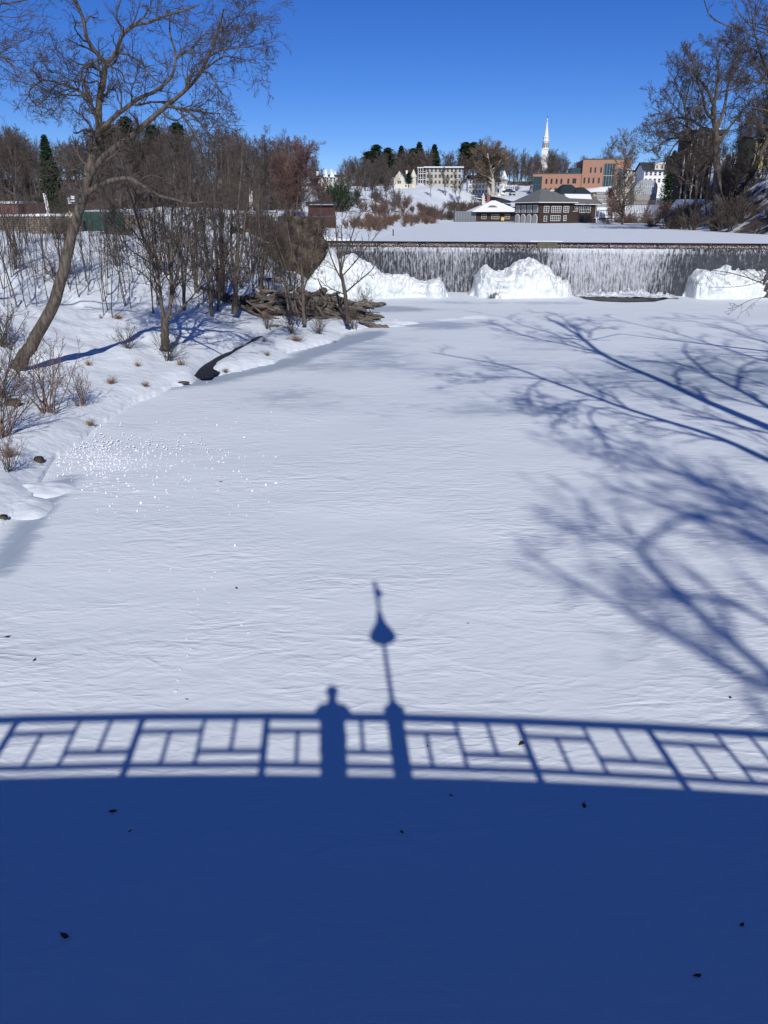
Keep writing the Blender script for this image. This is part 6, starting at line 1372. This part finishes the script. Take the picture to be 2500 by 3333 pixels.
tufts=[(965,1115,2,1.1,'round ball of dry brown grass in front of the driftwood pile'),(1135,1110,1,1.0,'dry grass tuft at the ice edge below the right end of the pile'),(365,1250,0,.9,'flattened rusty grass tuft on the snow between the big trees'),(475,1262,0,.7,'small tan grass tuft near the ice edge'),(300,1410,0,.7,'tan grass tuft on the lip of the snowy bank'),(290,1195,1,.9,'dry stub with pale grass near the fallen shadow'),(590,1190,1,1.2,'tall pale dry grass clump beside the creek bend'),(870,1160,0,.7,'small dry grass tuft on the smooth snow of the spit'),(860,1115,1,.7,'dark grass tuft left of the dry grass ball'),(1090,1118,0,.6,'little dark tuft between the grass ball and the ice'),(450,1200,1,.8,'pale grass stalks right of the many stemmed tree shadow'),(735,1215,0,.6,'thin tuft on the spit beside the creek mouth'),(1520,1025,1,.9,'lone dry grass tuft standing on the ice near the dam'),(385,1040,2,.8,'brown weedy clump on the slope left of the many stemmed tree'),(330,1040,1,.7,'small weedy clump on the slope left of the brown one'),(35,1500,0,.9,'tan grass tuft at the left edge low on the bank')]
for px,py,i,s,lb in tufts:
    q=vis(px,py,1)
    if q is None: q=tuple(up(px,py,.03))
    o=link('grass_tuft',WD[i],None,None,q); o.scale=(s,s,s); tag(o,lb,'grass tuft')
# stones and ice lumps
for k,(px,py,z,r,lb) in enumerate([(1330,1040,.25,(.45,.3,.22),'brown rock on the snowy islet, its right one'),(1275,1050,.2,(.35,.25,.2),'brown rock on the snowy islet, its left one'),(1300,1062,.15,(.3,.2,.12),'flat rock at the front of the snowy islet'),(45,1325,1.0,(.28,.22,.2),'dark snow rimmed stump stone below the leaning tree'),(130,1515,.5,(.14,.12,.12),'small dark stone at the lip of the lower left bank'),(12,1690,.2,(.12,.1,.07),'dark stone by the ice at the left edge'),(600,1263,.1,(.3,.12,.06),'flat dark stone at the ice edge near the creek mouth'),(520,1300,.08,(.3,.1,.06),'flat dark stone at the ice edge left of the other one'),(1555,1090,.05,(.35,.2,.09),'flat dark stone lying on the ice among branch shadows'),(1250,1075,.1,(.3,.2,.1),'flat stone on the ice right of the fallen log')]):
    q=vis(px,py,z) or tuple(up(px,py,z)); rock('stone',(q[0],q[1],q[2]+r[2]*.4),r,lb,60+k,'stone',amp=.18)
def islet():
    n=30
    for cx0,cy0,rx,ry,h,sd,lb in ((1290,1052,1.9,1.1,.28,1,'low snowy islet with brown rocks off the end of the driftwood'),(1235,1060,2.2,1.4,.22,4,'low snow hump between the driftwood pile and the islet'),(1545,1033,1.8,1.0,.16,7,'low white snow hump on the ice left of the branch shadows'),(1465,1040,1.5,.9,.13,8,'flat snow hump on the ice beside the islet'),(70,1655,1.0,.9,.2,9,'rounded snow hump at the ice edge on the far left'),(120,1600,1.1,.7,.22,10,'larger rounded snow hump at the foot of the left bank')):
        c=up(cx0,cy0,0); R=np.linspace(0,1,14)[None]*np.ones((n,1)); T=(np.arange(n)*2*math.pi/n)[:,None]*np.ones((1,14)); X=R*np.cos(T)*rx; Y=R*np.sin(T)*ry; edge=1+.25*noise(np.cos(T)*1.5,np.sin(T)*1.5,0,sd); X*=edge;Y*=edge
        Z=h*(np.clip(1-R**2,0,1))**.8*(1+.35*fbm(X*1.5,Y*1.5,0,3,sd))-.03
        i,j=np.meshgrid(np.arange(n),np.arange(13),indexing='ij'); i2=(i+1)%n; F=np.stack([i*14+j,i*14+j+1,i2*14+j+1,i2*14+j],-1).reshape(-1,4)
        o=link('snow_hump',mesh_np('snow_hump',np.stack([X,Y,Z],-1).reshape(-1,3),F,True),M['snow'],None,(c[0],c[1],0)); tag(o,lb,'snow hump')
islet()
def crumbs():
    r=np.random.default_rng(5); n=2600
    P=[]
    for i in range(n):
        if i<1500: px=r.normal(320,85); py=r.normal(1485,36)
        elif i<2100: px=r.normal(500,150); py=r.normal(1500,55)
        else: px=r.uniform(150,900); py=r.normal(1500,110)
        P.append(up(px,py,0))
    P=np.array(P); ok=sdist(P[:,:2],RIV)>-.4; P=P[ok]; n=len(P); s=.012+.05*r.random(n)**4
    base=np.array([(1,0,0),(-1,0,0),(0,1,0),(0,-1,0),(0,0,1),(0,0,-.4)],float); V=P[:,None,:]+base[None]*s[:,None,None]*(.4+1.1*r.random((n,6,1))); V[:,:,2]+=.02
    f=np.array([(0,2,4),(2,1,4),(1,3,4),(3,0,4),(2,0,5),(1,2,5),(3,1,5),(0,3,5)]); F=(f[None]+np.arange(n)[:,None,None]*6).reshape(-1,3)
    tag(link('ice_crumbs',mesh_np('ice_crumbs',V.reshape(-1,3),F),M['snow_cap']),'scatter of small white ice and snow crumbs on the river ice','ice crumbs',kind='stuff')
    # row of small snow lumps left by an animal track
    V=[];tr=[(720,1800),(710,1835),(695,1860),(690,1880),(665,1915),(650,1950),(640,1975),(632,1990),(615,2080),(612,2115),(612,2130),(590,2175),(578,2215),(575,2250),(560,2330),(750,1965),(760,1990),(790,2030),(820,2060),(640,1925),(705,1800)]
    Q=np.array([up(px+r.normal()*5,py+r.normal()*5,0) for px,py in tr]); s=.05+.025*r.random(len(Q))
    base=base*np.array([1,1,.35]); V=Q[:,None,:]+base[None]*s[:,None,None]; V[:,:,2]+=.01; F=(f[None]+np.arange(len(Q))[:,None,None]*6).reshape(-1,3)
    o=link('snow_clods',mesh_np('snow_clods',V.reshape(-1,3),F,True),M['snow']); mm=o.modifiers.new('s','SUBSURF'); mm.levels=mm.render_levels=2; tag(o,'faint trail of small snow clods across the river snow','snow clods',kind='stuff')
crumbs()
# fallen leaves and bits
LF=[]
for i in range(3):
    r=random.Random(i); k=MB(); n=9; pts=[(math.cos(t)*.07*(1+.5*r.random()),math.sin(t)*.035*(1+.6*r.random()),.012*r.random()+.012*math.sin(2*t)) for t in np.linspace(0,2*math.pi,n,endpoint=False)]
    k.add(pts+[(0,0,.03)],[(j,(j+1)%n,n) for j in range(n)]); k.bar((.06,0,.01),(.13,.01,.03),.004,5); me=bpy.data.meshes.new('fallen_leaf'); me.from_pydata(k.v,[],k.f); me.materials.append(M['leaf']); LF.append(me)
for i,(px,py,s,lb) in enumerate([(366,2640,1.0,'curled dark leaf in the bridge shadow at the left'),(1902,2622,1.1,'dark curled leaf in the bridge shadow at the right'),(210,3045,1.1,'dark leaf low in the shadow at the bottom left'),(1698,2420,1.2,'dry brown leaf between the rail shadows'),(770,1913,.9,'small brown leaf on the snow left of the lamp shadow'),(718,1568,1.0,'dark leaf on the ice right of the ice crumbs'),(112,2148,.9,'small dark leaf on the lit snow at the left'),(608,2275,.5,'tiny dark leaf just above the rail shadow at the left'),(422,2705,.5,'tiny leaf in the shadow near the curled left one'),(1308,2707,.6,'tiny dark leaf in the shadow below the pillar'),(22,2072,1.0,'brown leaf at the left edge of the lit snow'),(1392,2428,.5,'tiny dark twig bit right of the pillar shadow'),(1523,2028,.5,'tiny dark leaf right of the lamp shadow'),(2378,2270,.7,'tiny dark leaf on lit snow at the right'),(1467,2588,.5,'tiny speck of leaf below the rail shadow'),(2415,3010,.7,'small dark leaf low in the shadow at the right'),(814,1742,.5,'tiny leaf on the lit snow above the lamp shadow'),(2270,3175,.8,'dark leaf in the bottom right shadow')]):
    p=up(px,py,.015); o=link('fallen_leaf',LF[i%3],None,None,p); o.scale=(s*.62,s*.62,s*.62); o.rotation_euler=(0,0,i*1.3); tag(o,lb,'leaf')
# ------------------------------------------------------------------ trees behind and right of the bridge whose shadows cross the ice
def shadow_pos(tfun):
    def f(px,py,dd):
        g=up(px,py,0); t=tfun(g)+dd; p=g+SUN*t; return p
    return f
def shadow_tree(name,limbs,root,fork,tfun,label,seed,r0,k,lens,upb=.05,rs=1.2):
    rng=np.random.default_rng(seed); PP=[];RR=[]
    f=shadow_pos(tfun)
    first=f(*fork,0)
    trunk=[np.array(root),np.array(root)*.5+first*.5+np.array([.6,-.4,0]),first]; PP.append(resample(trunk,20)); RR.append(np.linspace(r0*1.2,r0*.8,20))
    for pts,a,b,dd in limbs:
        q=[f(px,py,dd) for px,py in pts]; PP.append(resample(q,20)); RR.append(np.linspace(a,b,20))
    P=np.array(PP);R=np.array(RR)*rs; base=np.array(root); P=P-base
    t=Tubes(); t.add(P,R,10); c=Tubes()
    P1,R1=spawn(P[1:],R[1:],k[0],.15,1,42,1,8,.16,upb,.6,rng,alen=lens[0]); c.add(P1,np.clip(R1,.016,.09),5)
    P2,R2=spawn(P1,R1,k[1],.15,1,42,lens[1],6,.18,upb,.6,rng); c.add(P2,np.clip(R2,.012,.05),4)
    P3,R3=spawn(P2,R2,k[2],.1,1,40,lens[2],4,.2,upb,.6,rng); c.add(P3,np.clip(R3,.009,.03),3)
    o=empty(name,base,0,label,'tree'); link('trunk',t.mesh('trunk'),M['bark'],o); link('crown',c.mesh('crown'),M['twig'],o)
tA=[([(2900,1660),(2700,1590),(2500,1497),(2328,1418),(2129,1361),(1963,1305),(1864,1265),(1771,1235),(1678,1195),(1532,1169),(1400,1146)],.20,.04,0),
 ([(2900,1560),(2700,1475),(2500,1388),(2328,1321),(2162,1242),(2030,1189),(1950,1149),(1904,1106),(1831,1060),(1771,1030)],.30,.07,0),
 ([(1940,1145),(1824,1116),(1745,1103),(1665,1079),(1586,1043)],.09,.03,0),
 ([(1985,1165),(1880,1120),(1800,1085),(1700,1060),(1640,1030),(1560,1020)],.08,.025,1),
 ([(1905,1108),(1870,1070),(1840,1040),(1800,1018)],.08,.03,0),
 ([(1917,1100),(1925,1075),(1960,1060)],.07,.03,0),
 ([(1771,1235),(1660,1225),(1600,1228),(1520,1228)],.05,.02,0),
 ([(2162,1242),(2050,1240),(1990,1245),(1950,1258),(1900,1250)],.05,.02,0),
 ([(1960,1305),(1900,1300),(1850,1310),(1790,1325)],.05,.02,0),([(1990,1328),(1930,1330),(1915,1360),(1950,1405),(1977,1435)],.05,.03,1),
 ([(1771,1235),(1720,1260),(1720,1300),(1740,1320)],.04,.02,1)]
shadow_tree('riverbank_tree',tA,(25,5,1.5),(2900,1590),lambda g:27+max(0,g[1]-30)*.5,'tall bare tree on the right bank beside the bridge, seen only as sharp branch shadows',71,.34,(9,7,6),(4.0,.5,.5))
tA2=[([(2900,1500),(2700,1420),(2500,1325),(2420,1272),(2328,1235),(2262,1180),(2222,1142),(2236,1116)],.2,.04,0),([(2800,1340),(2500,1255),(2400,1222),(2308,1210),(2200,1180),(2050,1175)],.1,.03,0),
 ([(2800,1260),(2500,1178),(2360,1135),(2230,1092),(2060,1053),(1960,1026)],.12,.03,0),([(2400,1270),(2408,1210),(2420,1190),(2470,1170)],.1,.04,0),([(2800,1180),(2500,1120),(2350,1065),(2200,1035),(2100,1030)],.09,.03,0),([(2850,1640),(2500,1435),(2390,1380),(2250,1330),(2150,1290)],.06,.03,0),([(2700,1150),(2440,1080),(2430,1060),(2350,1040),(2280,1035)],.06,.025,1)]
shadow_tree('riverbank_tree',tA2,(31,14,1.8),(2900,1500),lambda g:29+max(0,g[1]-30)*.5,'second bare tree on the right bank, seen only as shadows across the ice edge',72,.34,(10,7,6),(4.2,.5,.5))
tB=[([(2900,2520),(2650,2320),(2500,2190),(2404,2106),(2314,2034),(2223,1944),(2133,1859),(2061,1787),(2133,1739),(2223,1678),(2400,1660),(2560,1720)],.15,.06,0),
 ([(2900,2400),(2650,2300),(2500,2239),(2374,2191),(2253,2106),(2043,1992),(1861,1883),(1699,1793)],.11,.04,2),
 ([(2850,2200),(2650,2110),(2500,2022),(2404,1968),(2283,1938),(2211,1938),(2040,1925)],.11,.04,0),
 ([(2061,1787),(1990,1750),(1930,1720),(1870,1700)],.06,.03,2),([(2800,1950),(2600,1850),(2500,1760),(2350,1700),(2150,1640),(2000,1590)],.15,.04,2),([(2800,1800),(2600,1720),(2450,1640),(2250,1560),(2050,1500),(1850,1470)],.12,.04,4),
 ([(2850,1700),(2600,1640),(2400,1580),(2200,1540),(2000,1450),(1820,1440)],.1,.03,5),([(2850,1900),(2650,1800),(2500,1700),(2400,1640),(2250,1600),(2100,1570)],.12,.04,6),([(2850,1760),(2600,1690),(2480,1620),(2330,1590),(2180,1500),(2080,1440)],.11,.04,8),([(2800,1830),(2560,1760),(2420,1700),(2300,1650),(2200,1640)],.1,.04,3)]
shadow_tree('overhanging_tree',tB,(20,-18,1.5),(2900,2300),lambda g:38+max(0,g[1]-14)*.35,'bare tree behind the bridge on the right, seen only as soft shadows on the snow',73,.36,(8,6,5),(3.4,.5,.5),rs=1.0)
# branches reaching into view from trees just outside the frame
def reach(limbs,D,label,seed,k,lens,root,r0):
    rng=np.random.default_rng(seed); PP=[];RR=[]
    for pts,a,b,dd in limbs:
        q=[at(px,py,D+dd*i/(len(pts)-1)) for i,(px,py) in enumerate(pts)]; PP.append(resample(q,20)); RR.append(np.linspace(a,b,20))
    first=PP[0][0]; base=np.array(root); base[2]=gz(base[0],base[1])-.2; tr=resample([base,base*.5+first*.5+np.array([.5,0,1]),first],20)
    P=np.array([tr]+PP)-base; R=np.array([np.linspace(r0,max(limbs[0][1],.05),20)]+RR); t=Tubes(); t.add(P,R,9); c=Tubes()
    P1,R1=spawn(P[1:],R[1:],k[0],.15,1,40,1,8,.14,.03,.6,rng,alen=lens[0]); c.add(P1,np.clip(R1,.007,.05),5)
    P2,R2=spawn(P1,R1,k[1],.15,1,42,lens[1],6,.2,.03,.6,rng); c.add(P2,np.clip(R2,.006,.03),4)
    if k[2]: P3,R3=spawn(P2,R2,k[2],.1,1,40,lens[2],4,.2,.03,.6,rng); c.add(P3,np.clip(R3,.005,.02),3)
    o=empty('overhanging_tree',base,0,label,'tree'); link('trunk',t.mesh('trunk'),M['bark'],o); link('crown',c.mesh('crown'),M['twig'],o)
reach([([(2800,1010),(2620,960),(2500,930),(2440,905),(2370,885),(2300,878),(2255,870)],.05,.012,-1),([(2800,930),(2600,910),(2500,900),(2460,925),(2390,935),(2310,935)],.03,.009,-1),([(2700,1040),(2560,990),(2500,965),(2440,975),(2400,1000),(2370,1005)],.03,.009,-1),([(2650,960),(2500,925),(2420,875),(2360,850)],.025,.008,0),([(2700,900),(2560,870),(2500,862),(2440,850)],.02,.008,0)],40,'tree outside the right edge whose low branches hang over the ice by the dam',81,(6,4,2),(1.5,.5,.5),(30,40,1),.25)
reach([([(2900,-60),(2700,60),(2620,110),(2500,150),(2440,110),(2390,85),(2330,75),(2300,45),(2292,0),(2285,-40)],.05,.015,-2),([(2560,130),(2450,95),(2420,60),(2390,20),(2370,-40)],.03,.01,0),([(2650,120),(2560,90),(2440,75),(2400,45),(2390,-20)],.03,.01,0),([(2700,160),(2560,120),(2445,80),(2470,20),(2500,-30)],.03,.01,0),([(2445,78),(2430,20),(2440,-40)],.02,.01,0)],32,'tree outside the right edge with dark bare twigs at the top corner',82,(5,3,0),(.7,.45,.5),(32,34,1),.3)
reach([([(-300,80),(-150,40),(0,12),(40,8),(90,0),(140,-20)],.06,.015,0),([(-250,160),(-100,180),(0,180),(40,210),(90,250),(120,200)],.05,.012,0),([(-250,60),(-80,50),(0,50),(50,60),(90,45)],.04,.012,0),([(-260,200),(-100,190),(0,185),(50,200),(100,190)],.04,.01,0),([(-200,250),(-60,230),(0,175),(30,150),(70,160)],.03,.01,1)],34,'bare tree outside the left edge whose fine twigs cross the top left corner',83,(8,6,5),(2.4,.55,.5),(-28,33,1),.3)
